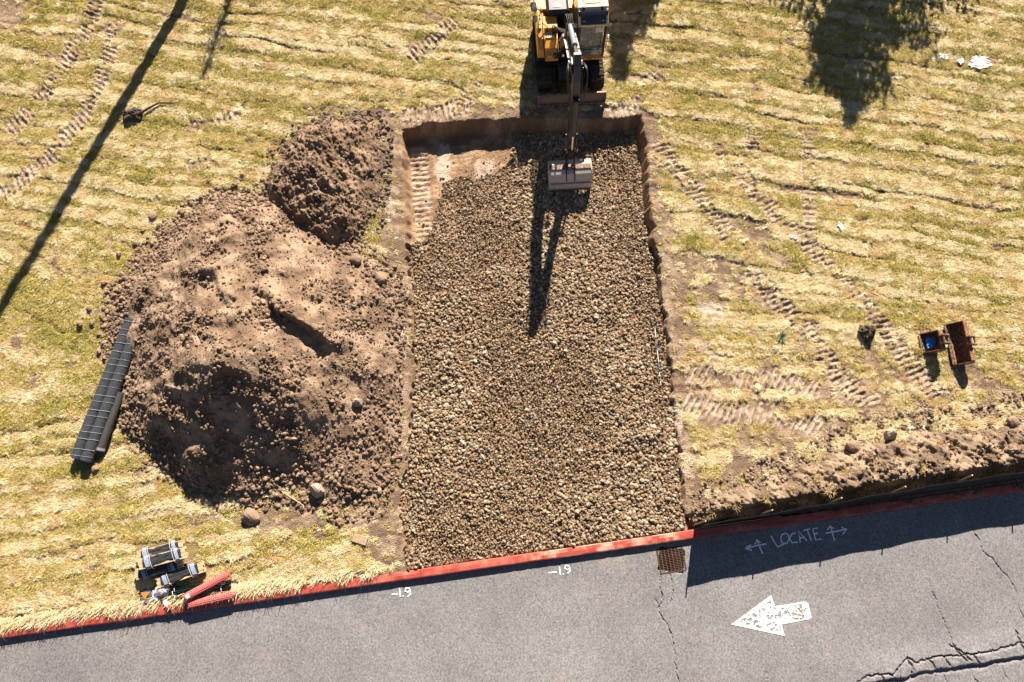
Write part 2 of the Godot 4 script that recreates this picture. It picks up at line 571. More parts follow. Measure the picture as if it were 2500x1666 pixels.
	for j in nt - 1:
		for i in nx - 1:
			var k := j * nx + i
			idx[at] = k
			idx[at + 1] = k + nx
			idx[at + 2] = k + nx + 1
			idx[at + 3] = k
			idx[at + 4] = k + nx + 1
			idx[at + 5] = k + 1
			at += 6
	var arr := []
	arr.resize(Mesh.ARRAY_MAX)
	arr[Mesh.ARRAY_VERTEX] = v
	arr[Mesh.ARRAY_NORMAL] = nrm
	arr[Mesh.ARRAY_COLOR] = c
	arr[Mesh.ARRAY_INDEX] = idx
	var me := ArrayMesh.new()
	me.add_surface_from_arrays(Mesh.PRIMITIVE_TRIANGLES, arr)
	var f := part(self, "ground", me, M.soil)
	f.set_meta("kind", "structure")
	# the field goes on beyond the worked part
	var far := MB.new()
	far.tint = Color(0.27, 0.22, 0.09)
	var yl := -0.06
	var cs := [Vector3(GX0 + 0.1, yl, kb(GX0)), Vector3(GX1 - 0.1, yl, kb(GX1)), Vector3(GX1 - 0.1, yl, kb(GX1) - GT + 0.15), Vector3(GX0 + 0.1, yl, kb(GX0) - GT + 0.15)]
	var big := 400.0
	far.quad(cs[3], cs[2], Vector3(big, yl, -big), Vector3(-big, yl, -big), Vector3.UP)
	far.quad(cs[0], cs[3], Vector3(-big, yl, -big), Vector3(-big, yl, kb(-big)), Vector3.UP)
	far.quad(cs[2], cs[1], Vector3(big, yl, kb(big)), Vector3(big, yl, -big), Vector3.UP)
	far.quad(Vector3(-big, yl - 0.2, kz(-big) + 14.0), Vector3(big, yl - 0.2, kz(big) + 14.0), Vector3(big, yl - 0.2, 2.0 * big), Vector3(-big, yl - 0.2, 2.0 * big), Vector3.UP)
	var fo := part(self, "distant_ground", far, M.soil)
	fo.set_meta("kind", "structure")


# ---------------------------------------------------------------- grass

func blade(mb: MB, at: Vector3, yaw: float, pitch: float, len: float, w: float, bend: float) -> void:
	var d := Vector3(cos(yaw) * cos(pitch), sin(pitch), sin(yaw) * cos(pitch))
	var s := Vector3(-sin(yaw), 0, cos(yaw)) * w * 0.5
	var m := at + d * len * 0.55
	var e := at + d * len + Vector3(0, -bend * len, 0)
	var up := s.cross(d)
	if up.y < 0.0:
		up = -up
	mb.tri(at - s, at + s, m + s * 0.8, up)
	mb.tri(at - s, m + s * 0.8, m - s * 0.8, up)
	mb.tri(m - s * 0.8, m + s * 0.8, e, up)


func clump(sd: int, count: int, spread: float, l0: float, l1: float, p0: float, p1: float, w: float, yaw_spread: float) -> ArrayMesh:
	var r := RandomNumberGenerator.new()
	r.seed = sd
	var mb := MB.new()
	for i in count:
		var k := r.randf_range(0.72, 1.15)
		mb.tint = Color(k, k * r.randf_range(0.94, 1.03), k * r.randf_range(0.8, 1.1))
		var yaw := r.randf_range(-yaw_spread, yaw_spread) + (PI if r.randf() < 0.5 else 0.0)
		var l := r.randf_range(l0, l1)
		var at := Vector3(r.randf_range(-spread, spread), r.randf_range(-0.01, 0.02), r.randf_range(-spread, spread))
		at -= Vector3(cos(yaw), 0, sin(yaw)) * l * 0.4
		blade(mb, at, yaw, r.randf_range(p0, p1), l, w * r.randf_range(0.7, 1.3), r.randf_range(0.05, 0.35))
	return mb.mesh()


const CLEAR := [[-10.9, 0.75, -9.5, 0.75, 0.30], [-10.9, 1.3, -9.5, 1.0, 0.28], [-10.2, 1.64, -9.0, 1.2, 0.18], [-9.95, 1.95, -8.2, 1.66, 0.17], [-9.4, 2.2, -8.1, 1.95, 0.10], [-9.4, 2.0, -8.2, 1.4, 0.10], [-10.75, 2.06, -10.0, 2.1, 0.20], [-10.2, 1.84, -10.0, 1.84, 0.22],
	[13.3, -5.6, 13.3, -5.45, 0.36], [14.15, -6.0, 14.1, -5.05, 0.36], [-13.0, -1.9, -11.93, -6.25, 0.36], [-12.53, -2.1, -12.12, -3.95, 0.2], [11.33, -5.9, 11.33, -5.7, 0.2], [-13.3, -13.8, -13.1, -13.8, 0.25], [16.3, -15.95, 17.0, -15.95, 0.15], [0.95, -14.9, 0.95, -17.0, 0.3], [3.0, -14.9, 3.0, -17.0, 0.3], [0.9, -14.25, 3.2, -14.35, 0.12]]


func kept_clear(x: float, z: float) -> bool:
	var p := Vector2(x, z)
	for c in CLEAR:
		if absf(x - c[0]) < 5.0 and p.distance_to(Geometry2D.get_closest_point_to_segment(p, Vector2(c[0], c[1]), Vector2(c[2], c[3]))) < c[4]:
			return true
	return false


func build_grass() -> void:
	var hay := [[], [], []]
	var hay_c := [PackedColorArray(), PackedColorArray(), PackedColorArray()]
	var gre := [[], [], []]
	var gre_c := [PackedColorArray(), PackedColorArray(), PackedColorArray()]
	var tries := 430000
	for q in tries:
		var z := rng.randf_range(-19.6, 3.3)
		var x := rng.randf_range(-19.4, 19.4)
		# leave out what lies far outside the photographed ground
		var half := 15.0 + (3.5 - z) * 0.205
		if absf(x) > half + 1.0 or z > kb(x) - 0.02:
			continue
		var k := cell(x, z)
		if k < 0:
			continue
		var bare := g_bare[k]
		if g_pit[k] > -0.05 or rng.randf() < smooth(0.1, 0.8, bare) * 0.96:
			continue
		if on_mound(x, z) or kept_clear(x, z):
			continue
		if x < -3.0 and kb(x) - z < 0.10:
			continue
		var lo := n_lo.get_noise_2d(x * 0.7 + 11.0, z * 0.7)
		var sl := lerpf(0.17, -0.14, clampf((z + 9.0) / 7.0, 0, 1) * clampf((-x - 2.0) / 6.0, 0, 1))
		var yaw := -sl + 0.7 * lo + rng.randfn(0.0, 0.5)
		var s := rng.randf_range(0.75, 1.25)
		var p := Vector3(x, g_h[k] - 0.004, z)
		var g := g_green[k] + rng.randfn(0.0, 0.24)
		var tone := rng.randf()
		var warm := n_mid.get_noise_2d(x * 0.9 + 77.0, z * 1.5)
		var which := rng.randi() % 3
		if g > 0.06 and rng.randf() > 0.22:
			var col := Color(0.48, 0.395, 0.095).lerp(Color(0.24, 0.26, 0.04), smooth(0.15, 0.65, g))
			col = col.lerp(Color(0.60, 0.47, 0.19), tone * tone * 0.75)
			gre[which].append(Transform3D(Basis(Vector3.UP, rng.randf() * TAU).scaled(Vector3(s, s * rng.randf_range(0.6, 1.3), s)), p))
			gre_c[which].append(col * rng.randf_range(0.8, 1.2))
		else:
			var col := Color(0.56, 0.42, 0.165).lerp(Color(0.80, 0.67, 0.42), smooth(0.1, 0.9, g_straw[k] * 0.6 + tone * 0.5))
			col = col.lerp(Color(0.55, 0.33, 0.12), smooth(0.0, 0.5, warm) * 0.65)
			col = col.lerp(Color(0.36, 0.32, 0.08), smooth(-0.1, 0.1, g) * 0.5)
			s *= lerpf(0.85, 1.15, g_straw[k])
			var tilt := Basis(Vector3(1, 0, 0), rng.randfn(0, 0.12)) * Basis(Vector3(0, 0, 1), rng.randfn(0, 0.08))
			hay[which].append(Transform3D((Basis(Vector3.UP, yaw) * tilt).scaled(Vector3(s, s, s)), p + Vector3(0, 0.012 * g_straw[k], 0)))
			if rng.randf() < 0.12:
				col = Color(0.88, 0.79, 0.56)
			hay_c[which].append(col * rng.randf_range(0.8, 1.15))
	for w in 3:
		var hm := clump(11 + w, 18, 0.07, 0.05, 0.15, 0.0, 0.28, 0.011, 0.9)
		copies(self, "dry_grass", hm, M.grass, hay[w], hay_c[w], "stuff", "mown straw-coloured dry grass covering the field", "grass")
		var gm := clump(31 + w, 18, 0.065, 0.04, 0.095, 0.2, 0.9, 0.012, PI)
		copies(self, "green_grass", gm, M.grass, gre[w], gre_c[w], "stuff", "short yellow-green living grass in patches across the field", "grass")
	print("grass ", hay[0].size() * 3, " ", gre[0].size() * 3)
	# long bleached grass hanging over the kerb
	var fr := []
	var fr_c := PackedColorArray()
	for q in 1000:
		var x := rng.randf_range(-16.5, -3.3)
		var dens := smooth(-0.35, 0.3, n_mid.get_noise_2d(x * 1.3, 5.0) + (0.35 if x < -6.0 else -0.05))
		if rng.randf() > dens:
			continue
		var z := kb(x) - rng.randf_range(0.04, 0.34)
		var s := rng.randf_range(0.6, 1.15)
		var yaw := rng.randfn(-1.75, 0.45)
		fr.append(Transform3D(Basis(Vector3.UP, yaw).scaled(Vector3(s, s, s)), Vector3(x, 0.0, z)))
		fr_c.append(Color(0.80, 0.69, 0.47).lerp(Color(0.62, 0.46, 0.24), rng.randf()) * rng.randf_range(0.85, 1.1))
	var lm := MB.new()
	for i in 9:
		var kk := rng.randf_range(0.8, 1.1)
		lm.tint = Color(kk, kk, kk)
		blade(lm, Vector3(rng.randf_range(-0.04, 0.04), 0, rng.randf_range(-0.05, 0.05)), rng.randfn(0, 0.35), rng.randf_range(0.2, 0.8), rng.randf_range(0.2, 0.52), 0.0085, rng.randf_range(0.3, 0.6))
	copies(self, "overhanging_grass", lm.mesh(), M.grass, fr, fr_c, "stuff", "long bleached grass leaning over the red kerb", "grass")

# ---------------------------------------------------------------- heaps of soil

const CONES := [[-9.1, -8.5, 1.25, 0.50], [-9.3, -7.5, 1.6, 0.56], [-8.7, -6.0, 2.0, 0.58], [-8.25, -4.7, 2.45, 0.62], [-7.0, -6.3, 1.45, 0.50], [-7.6, -7.6, 1.2, 0.5], [-5.7, -5.2, 1.0, 0.46], [-10.5, -5.7, 1.25, 0.58], [-11.2, -7.0, 0.9, 0.5], [-10.3, -3.7, 0.95, 0.6], [-6.5, -3.7, 1.0, 0.48], [-4.9, -2.9, 0.45, 0.35], [-5.0, -1.6, 0.35, 0.3], [-5.0, -7.0, 0.55, 0.42], [-11.7, -4.2, 0.35, 0.45], [-4.6, -4.6, 0.55, 0.4]]
const TOP_CONES := [[-6.4, -12.4, 0.72, 0.5], [-6.9, -11.5, 0.85, 0.55], [-6.2, -11.0, 0.85, 0.6], [-6.6, -10.4, 0.8, 0.6], [-5.9, -9.8, 0.72, 0.6], [-5.6, -11.9, 0.5, 0.42], [-5.5, -10.8, 0.5, 0.45], [-7.4, -10.9, 0.6, 0.6], [-5.4, -12.9, 0.3, 0.3]]


const SLIPS := [[-7.7, -6.7, -5.5, -5.3, 0.26], [-8.9, -7.2, -8.2, -5.9, 0.12]]


func cones(list: Array, x: float, z: float, k: float) -> float:
	var s := 0.0
	for c in list:
		var dx: float = x - c[0]
		var dz: float = z - c[1]
		s += exp(k * (c[2] - c[3] * sqrt(dx * dx + dz * dz + 0.05)))
	return log(s) / k


func mound_h(x: float, z: float) -> float:
	var wx := x + 0.35 * n_lo.get_noise_2d(x * 1.2, z * 1.2)
	var wz := z + 0.35 * n_lo.get_noise_2d(x * 1.2 + 40.0, z * 1.2)
	var h := cones(CONES, wx, wz, 7.0)
	if h < -0.4:
		return h
	# slips left by the digging bucket
	for s in SLIPS:
		var a := Vector2(s[0], s[1])
		var e := Vector2(s[2], s[3]) - a
		var p := Vector2(wx, wz) - a
		var u := p.dot(e) / e.length_squared()
		if u > -0.25 and u < 1.25:
			var d := p.dot(Vector2(-e.y, e.x).normalized()) + 0.12 * n_mid.get_noise_2d(x * 1.4, z * 1.4)
			h += s[4] * smooth(-0.25, 0.4, u) * smooth(1.25, 0.7, u) * (smooth(-1.0, -0.05, d) * smooth(0.12, -0.08, d) - 0.6 * smooth(-0.02, 0.14, d) * smooth(0.9, 0.15, d))
	var ridged := absf(n_lo.get_noise_2d(x * 2.2 + 9.0, z * 2.2))
	h += 0.30 * (0.28 - ridged) * smooth(0.1, 0.9, h) + 0.05 * n_mid.get_noise_2d(x * 1.3, z * 1.3) + 0.035 * n_mid.get_noise_2d(x * 3.1, z * 3.1) + 0.025 * n_hi.get_noise_2d(x * 5.0, z * 5.0)
	return h


func topsoil_h(x: float, z: float) -> float:
	var h := cones(TOP_CONES, x + 0.25 * n_mid.get_noise_2d(x, z), z + 0.25 * n_mid.get_noise_2d(x + 30.0, z), 9.0)
	if h < -0.4:
		return h
	h += smooth(-0.1, 0.5, h) * (0.17 * n_mid.get_noise_2d(x * 1.9, z * 1.9) + 0.16 * absf(n_mid.get_noise_2d(x * 3.4 + 3.0, z * 3.4)) + 0.06 * n_hi.get_noise_2d(x * 5.0, z * 5.0)) - 0.03
	return h


func berm_h(x: float, z: float) -> float:
	# spoil thrown up beside the trench behind the kerb
	var t := kb(x) - z
	var w := lerpf(0.55, 1.75, clampf((x - 5.6) / 5.0, 0, 1)) + 0.25 * n_mid.get_noise_2d(x * 1.1, 3.0)
	var u := (t - 0.38) / w
	if u < -0.3 or u > 1.3:
		return -1.0
	var h := 0.5 * smooth(-0.02, 0.14, u) * smooth(1.05, 0.2, u) * smooth(5.6, 6.6, x) * lerpf(0.75, 1.0, clampf((x - 6.0) / 4.0, 0, 1)) - 0.06
	if h > -0.04:
		h += (0.24 * n_mid.get_noise_2d(x * 1.5, z * 1.5) + 0.18 * absf(n_mid.get_noise_2d(x * 3.2, z * 3.2)) + 0.05 * n_hi.get_noise_2d(x * 5.0, z * 5.0)) * smooth(-0.06, 0.2, h)
	return h


func on_mound(x: float, z: float) -> bool:
	if x > -13.4 and x < -3.3 and z > -13.9 and z < 0.3:
		if cones(CONES, x, z, 7.0) > 0.06 + 0.1 * n_mid.get_noise_2d(x * 2.0, z * 2.0):
			return true
		if x > -8.6 and z < -8.0 and cones(TOP_CONES, x, z, 9.0) > 0.1 + 0.12 * n_mid.get_noise_2d(x * 2.0, z * 2.0):
			return true
	elif x > 5.6 and z > -5.0 and berm_h(x, z) > 0.06:
		return true
	return false


func heap(parent: Node3D, called: String, f: Callable, x0: float, x1: float, z0: float, z1: float, step: float, low: Color, high: Color) -> void:
	var w := int((x1 - x0) / step) + 1
	var d := int((z1 - z0) / step) + 1
	var v := PackedVector3Array()
	var c := PackedColorArray()
	var nrm := PackedVector3Array()
	var up := PackedByteArray()
	v.resize(w * d)
	c.resize(w * d)
	nrm.resize(w * d)
	up.resize(w * d)
	for j in d:
		for i in w:
			var x := x0 + i * step
			var z := z0 + j * step
			var h: float = f.call(x, z)
			var g := ground_at(x, z)
			up[j * w + i] = 1 if h > g - 0.02 else 0
			v[j * w + i] = Vector3(x, maxf(h, g - 0.06), z)
			var k := smooth(-0.4, 0.45, n_mid.get_noise_2d(x * 1.1 + 60.0, z * 1.1) + 0.35 * n_hi.get_noise_2d(x * 4.0, z * 4.0))
			c[j * w + i] = low.lerp(high, k)
	for j in d:
		for i in w:
			var k := j * w + i
			var n := (v[k + 1 if i < w - 1 else k] - v[k - 1 if i > 0 else k]).cross(v[k + w if j < d - 1 else k] - v[k - w if j > 0 else k]).normalized()
			nrm[k] = n if n.y > 0.0 else -n
	var idx := PackedInt32Array()
	for j in d - 1:
		for i in w - 1:
			var k := j * w + i
			if up[k] + up[k + 1] + up[k + w] + up[k + w + 1] == 0:
				continue
			idx.append_array(PackedInt32Array([k, k + 1, k + w + 1, k, k + w + 1, k + w]))
	var arr := []
	arr.resize(Mesh.ARRAY_MAX)
	arr[Mesh.ARRAY_VERTEX] = v
	arr[Mesh.ARRAY_NORMAL] = nrm
	arr[Mesh.ARRAY_COLOR] = c
	arr[Mesh.ARRAY_INDEX] = idx
	var me := ArrayMesh.new()
	me.add_surface_from_arrays(Mesh.PRIMITIVE_TRIANGLES, arr)
	part(parent, called, me, M.soil)


func turned(s: float) -> Basis:
	return Basis.from_euler(Vector3(rng.randf() * TAU, rng.randf() * TAU, rng.randf() * TAU)).scaled(Vector3(s, s * rng.randf_range(0.75, 1.0), s))


# clods strewn over a heap: the largest ones each a part, the rest one mass
func clods(parent: Node3D, f: Callable, count: int, x0: float, x1: float, z0: float, z1: float, singles: int, dark: Color, light: Color, s_max: float, foot: float) -> void:
	var all := []
	var guard := 0
	while all.size() < count and guard < count * 8:
		guard += 1
		var x := rng.randf_range(x0, x1)
		var z := rng.randf_range(z0, z1)
		var h: float = f.call(x, z)
		var g := ground_at(x, z)
		if h < g - 0.14 or kept_clear(x, z):
			continue
		# clods roll to the foot of the heap and lie in drifts on it
		var edge := smooth(foot, 0.0, h - g)
		var drift := smooth(-0.12, 0.3, n_mid.get_noise_2d(x * 0.75 + 21.0, z * 0.75))
		var west := smooth(-8.0, -11.0, x) if parent.name.begins_with("dirt") else 0.4
		if rng.randf() > 0.10 + 0.55 * edge * (0.35 + 0.65 * west) + 0.45 * drift:
			continue
		var u := rng.randf()
		var s: float = 0.022 + s_max * (pow(u, 6.0) * 0.8 + 0.17 * rng.randf()) * lerpf(0.6, 1.1, maxf(edge, drift * 0.6))
		var k := clampf(rng.randf() * 0.8 + 0.3 * n_mid.get_noise_2d(x, z), 0, 1)
		all.append([s, Transform3D(turned(s), Vector3(x, maxf(h, g) + s * 0.16, z)), dark.lerp(light, k)])
	all.sort_custom(func(a, b): return a[0] > b[0])
	var places := [[], [], []]
	var tints := [PackedColorArray(), PackedColorArray(), PackedColorArray()]
	for i in all.size():
		var e = all[i]
		if i < singles:
			var o := MeshInstance3D.new()
			o.name = "clod"
			o.mesh = M.clod_meshes[i % 4]
			o.material_override = M.clod_mats[int(clampf((e[2].r - dark.r) / (light.r - dark.r + 0.001), 0, 0.99) * 3)] if parent.name.begins_with("dirt") else M.clod_mats[3]
			o.transform = e[1]
			parent.add_child(o, true)
		else:
			places[i % 3].append(e[1])
			tints[i % 3].append(e[2])
	for w in 3:
		copies(parent, "small_clods", M.clod_meshes[w], M.stone, places[w], tints[w], "stuff")


func build_mounds() -> void:
	var d := thing("dirt_mound", "large brown dirt mound with crumbled clods beside the gravel pit", "dirt mound")
	heap(d, "soil", mound_h, -13.5, -3.4, -11.3, 0.6, 0.05, Color(0.175, 0.117, 0.078), Color(0.335, 0.235, 0.162))
	clods(d, mound_h, 21000, -13.6, -3.4, -11.3, 0.6, 300, Color(0.135, 0.089, 0.059), Color(0.30, 0.21, 0.146), 0.18, 0.6)
	var t := thing("topsoil_heap", "darker lumpy heap of topsoil behind the large dirt mound", "soil heap")
	heap(t, "soil", topsoil_h, -8.9, -4.1, -14.0, -8.4, 0.045, Color(0.15, 0.098, 0.064), Color(0.285, 0.195, 0.13))
	clods(t, topsoil_h, 4200, -8.9, -4.1, -14.0, -8.4, 120, Color(0.12, 0.083, 0.058), Color(0.26, 0.185, 0.13), 0.15, 0.3)
	var b := thing("spoil_ridge", "ridge of dug soil and torn turf beside the black silt fence", "spoil ridge")
	heap(b, "soil", berm_h, 5.3, 19.0, -4.6, 0.6, 0.045, Color(0.15, 0.105, 0.072), Color(0.31, 0.225, 0.155))
	clods(b, berm_h, 5000, 5.4, 18.5, -4.5, 0.5, 150, Color(0.15, 0.10, 0.065), Color(0.32, 0.235, 0.165), 0.15, 0.25)
	# turf clumps torn up with the spoil
	for p in [[6.6, -0.55, 0.34], [7.0, -0.4, 0.3], [8.6, -0.75, 0.3], [9.9, -1.5, 0.3], [10.9, -1.75, 0.26], [12.2, -1.6, 0.28], [13.5, -2.2, 0.26], [11.9, -2.3, 0.3], [13.9, -2.9, 0.3], [14.9, -3.2, 0.34], [7.55, -0.75, 0.36], [6.1, -0.35, 0.3], [9.1, -1.35, 0.26], [9.4, -0.95, 0.3], [10.6, -1.1, 0.2], [12.9, -2.3, 0.2], [14.5, -2.7, 0.25], [8.3, -1.0, 0.2], [11.4, -2.7, 0.24], [15.3, -2.3, 0.22], [-5.1, -8.7, 0.2]]:
		var mb := MB.new()
		for i in 90:
			var kk := rng.randf_range(0.7, 1.15)
			mb.tint = Color(0.52 * kk, 0.38 * kk, 0.18 * kk)
			blade(mb, Vector3(rng.randf_range(-0.1, 0.1), 0, rng.randf_range(-0.1, 0.1)), rng.randf() * TAU, rng.randf_range(0.2, 1.2), rng.randf_range(0.12, 0.38) * p[2] * 2.5, 0.011, rng.randf_range(0.2, 0.6))
		var o := part(b if p[0] > 0.0 else t, "turf_clump", mb, M.grass)
		o.position = Vector3(p[0], (berm_h(p[0], p[1]) if p[0] > 0.0 else topsoil_h(p[0], p[1])) - 0.03, p[1])


# ---------------------------------------------------------------- gravel

func gravel_here(x: float, z: float) -> float:
	# the back left corner of the pit has not been filled yet
	var e := table([[-3.8, -8.6], [-2.94, -9.4], [-2.68, -10.1], [-2.4, -11.2], [-1.6, -11.7], [-0.6, -11.95], [-0.05, -12.3], [0.1, -14.5], [5.0, -14.5]], x)
	return (z - e) + 0.45 * n_mid.get_noise_2d(x * 1.0, z * 1.0)


func gravel_top(x: float, z: float) -> float:
	var ridge := 0.11 * exp(-pow((z + 2.55 + 0.12 * x - 0.4) / 0.22, 2.0)) * smooth(2.6, 3.4, x) * smooth(4.9, 4.3, x)
	return table(FLOOR, z) + 0.085 * n_lo.get_noise_2d(x * 1.9, z * 1.1) + 0.045 * n_mid.get_noise_2d(x * 1.1, z * 1.1) + ridge


func build_gravel() -> void:
	var bed := setting("gravel_bed")
	var all := []
	var shades := [Color(0.44, 0.34, 0.225), Color(0.36, 0.27, 0.165), Color(0.50, 0.41, 0.30), Color(0.30, 0.225, 0.15), Color(0.42, 0.37, 0.30), Color(0.56, 0.47, 0.36), Color(0.38, 0.24, 0.13)]
	for q in 105000:
		var z := rng.randf_range(-13.9, 1.9)
		var x := rng.randf_range(-3.9, 5.4)
		if z > kb(x) - 0.03:
			continue
		var inside := pit_depth_in(x, z) + 0.10 * n_mid.get_noise_2d(x * 1.6, z * 1.6)
		if z > -8.0:
			inside += 0.1
		if inside < 0.14:
			continue
		var here := gravel_here(x, z)
		if here < 0.0 and rng.randf() > 0.16 * exp(here * 2.6):
			continue
		var fine := n_lo.get_noise_2d(x * 0.9 + 19.0, z * 0.6)
		var u := rng.randf()
		var s := 0.036 + 0.105 * pow(u, 2.6) + 0.03 * clampf(-fine * 2.0, -0.5, 1.0) * rng.randf()
		s *= lerpf(0.82, 1.06, smooth(-0.25, 0.25, -fine))
		if inside < 0.45 and x > 3.5:
			s *= 1.2
		if rng.randf() < 0.012:
			s *= 1.6
		s = clampf(s, 0.03, 0.2)
		var y: float = gravel_top(x, z) + rng.randf_range(-0.05, 0.03) + s * 0.1 if here > 0.0 else ground_at(x, z) + s * 0.25
		var c: Color = shades[rng.randi() % 7]
		all.append([s, Transform3D(turned(s), Vector3(x, y, z)), c * Color(0.82, 0.765, 0.71) * rng.randf_range(0.5, 1.0)])
	all.sort_custom(func(a, b): return a[0] > b[0])
	var places := [[], [], [], []]
	var tints := [PackedColorArray(), PackedColorArray(), PackedColorArray(), PackedColorArray()]
	for i in all.size():
		var e = all[i]
		if i < 300:
			var o := MeshInstance3D.new()
			o.name = "stone"
			o.mesh = M.stone_meshes[i % 4]
			o.material_override = M.stone_mats[rng.randi() % 4]
			o.transform = e[1]
			bed.add_child(o, true)
		else:
			places[i % 4].append(e[1])
			tints[i % 4].append(e[2])
	for w in 4:
		copies(bed, "gravel", M.stone_meshes[w], M.stone, places[w], tints[w], "stuff")
	print("stones ", all.size())

# ---------------------------------------------------------------- road, kerb, markings

const GRATE := [4.72, 1.02, 0.76, 0.68]
const CRACKS := [
	[0.020, 0.05, [[4.37, 1.41], [4.35, 1.82], [4.4, 2.14], [4.26, 2.45], [4.39, 2.72], [4.54, 2.89], [4.62, 3.16], [4.65, 3.55], [4.69, 3.93], [4.72, 4.6]]],
	[0.014, 0.04, [[4.66, 1.41], [4.7, 1.82], [4.71, 2.05], [4.61, 2.23]]],
	[0.012, 0.03, [[4.21, 2.14], [4.29, 2.45]]],
	[0.014, 0.04, [[13.72, -0.5], [13.83, 0.2], [13.95, 0.53], [14.02, 0.81], [14.24, 0.95], [14.42, 1.27], [14.65, 1.59], [14.78, 1.91], [14.75, 2.32], [14.9, 2.8]]],
	[0.016, 0.04, [[12.31, 1.91], [12.39, 2.32], [12.54, 2.76], [12.6, 3.11], [12.75, 3.46], [12.95, 3.75]]],
	[0.016, 0.04, [[9.55, 4.5], [10.12, 4.15], [10.83, 4.11], [11.31, 3.68], [11.57, 3.81], [12.2, 3.63], [12.63, 3.63], [13.01, 3.59], [13.43, 3.59], [13.97, 3.46], [14.9, 3.25]]],
	[0.014, 0.04, [[12.6, 3.35], [12.85, 3.5], [13.1, 3.75]]],
	[0.014, 0.04, [[14.55, 2.95], [14.62, 3.4], [14.8, 3.7]]],
	[0.012, 0.03, [[7.25, 4.06], [7.29, 4.5]]],
	[0.012, 0.03, [[8.51, 4.02], [8.57, 4.5]]],
	[0.012, 0.03, [[11.31, 3.68], [11.4, 3.95], [11.3, 4.2]]],
	[0.012, 0.03, [[11.9, 3.7], [12.05, 3.95]]],
	[0.012, 0.03, [[12.35, 3.63], [12.45, 3.9]]],
	[0.012, 0.03, [[13.2, 3.59], [13.3, 3.85]]],
	[0.012, 0.03, [[10.5, 4.12], [10.55, 4.35]]],
	[0.012, 0.03, [[11.0, 4.2], [11.15, 4.6]]],
	[0.012, 0.03, [[12.2, 3.98], [12.4, 4.5]]],
	[0.012, 0.03, [[13.0, 3.9], [13.3, 4.5]]],
	[0.012, 0.03, [[13.9, 3.75], [14.1, 4.3]]],
]
const BROKEN_EDGE := [[9.3, 4.6], [9.76, 4.42], [10.48, 4.30], [11.14, 4.20], [11.53, 4.08], [12.01, 4.0], [12.72, 3.91], [13.34, 3.85], [13.92, 3.72], [14.65, 3.63], [16.5, 3.4]]


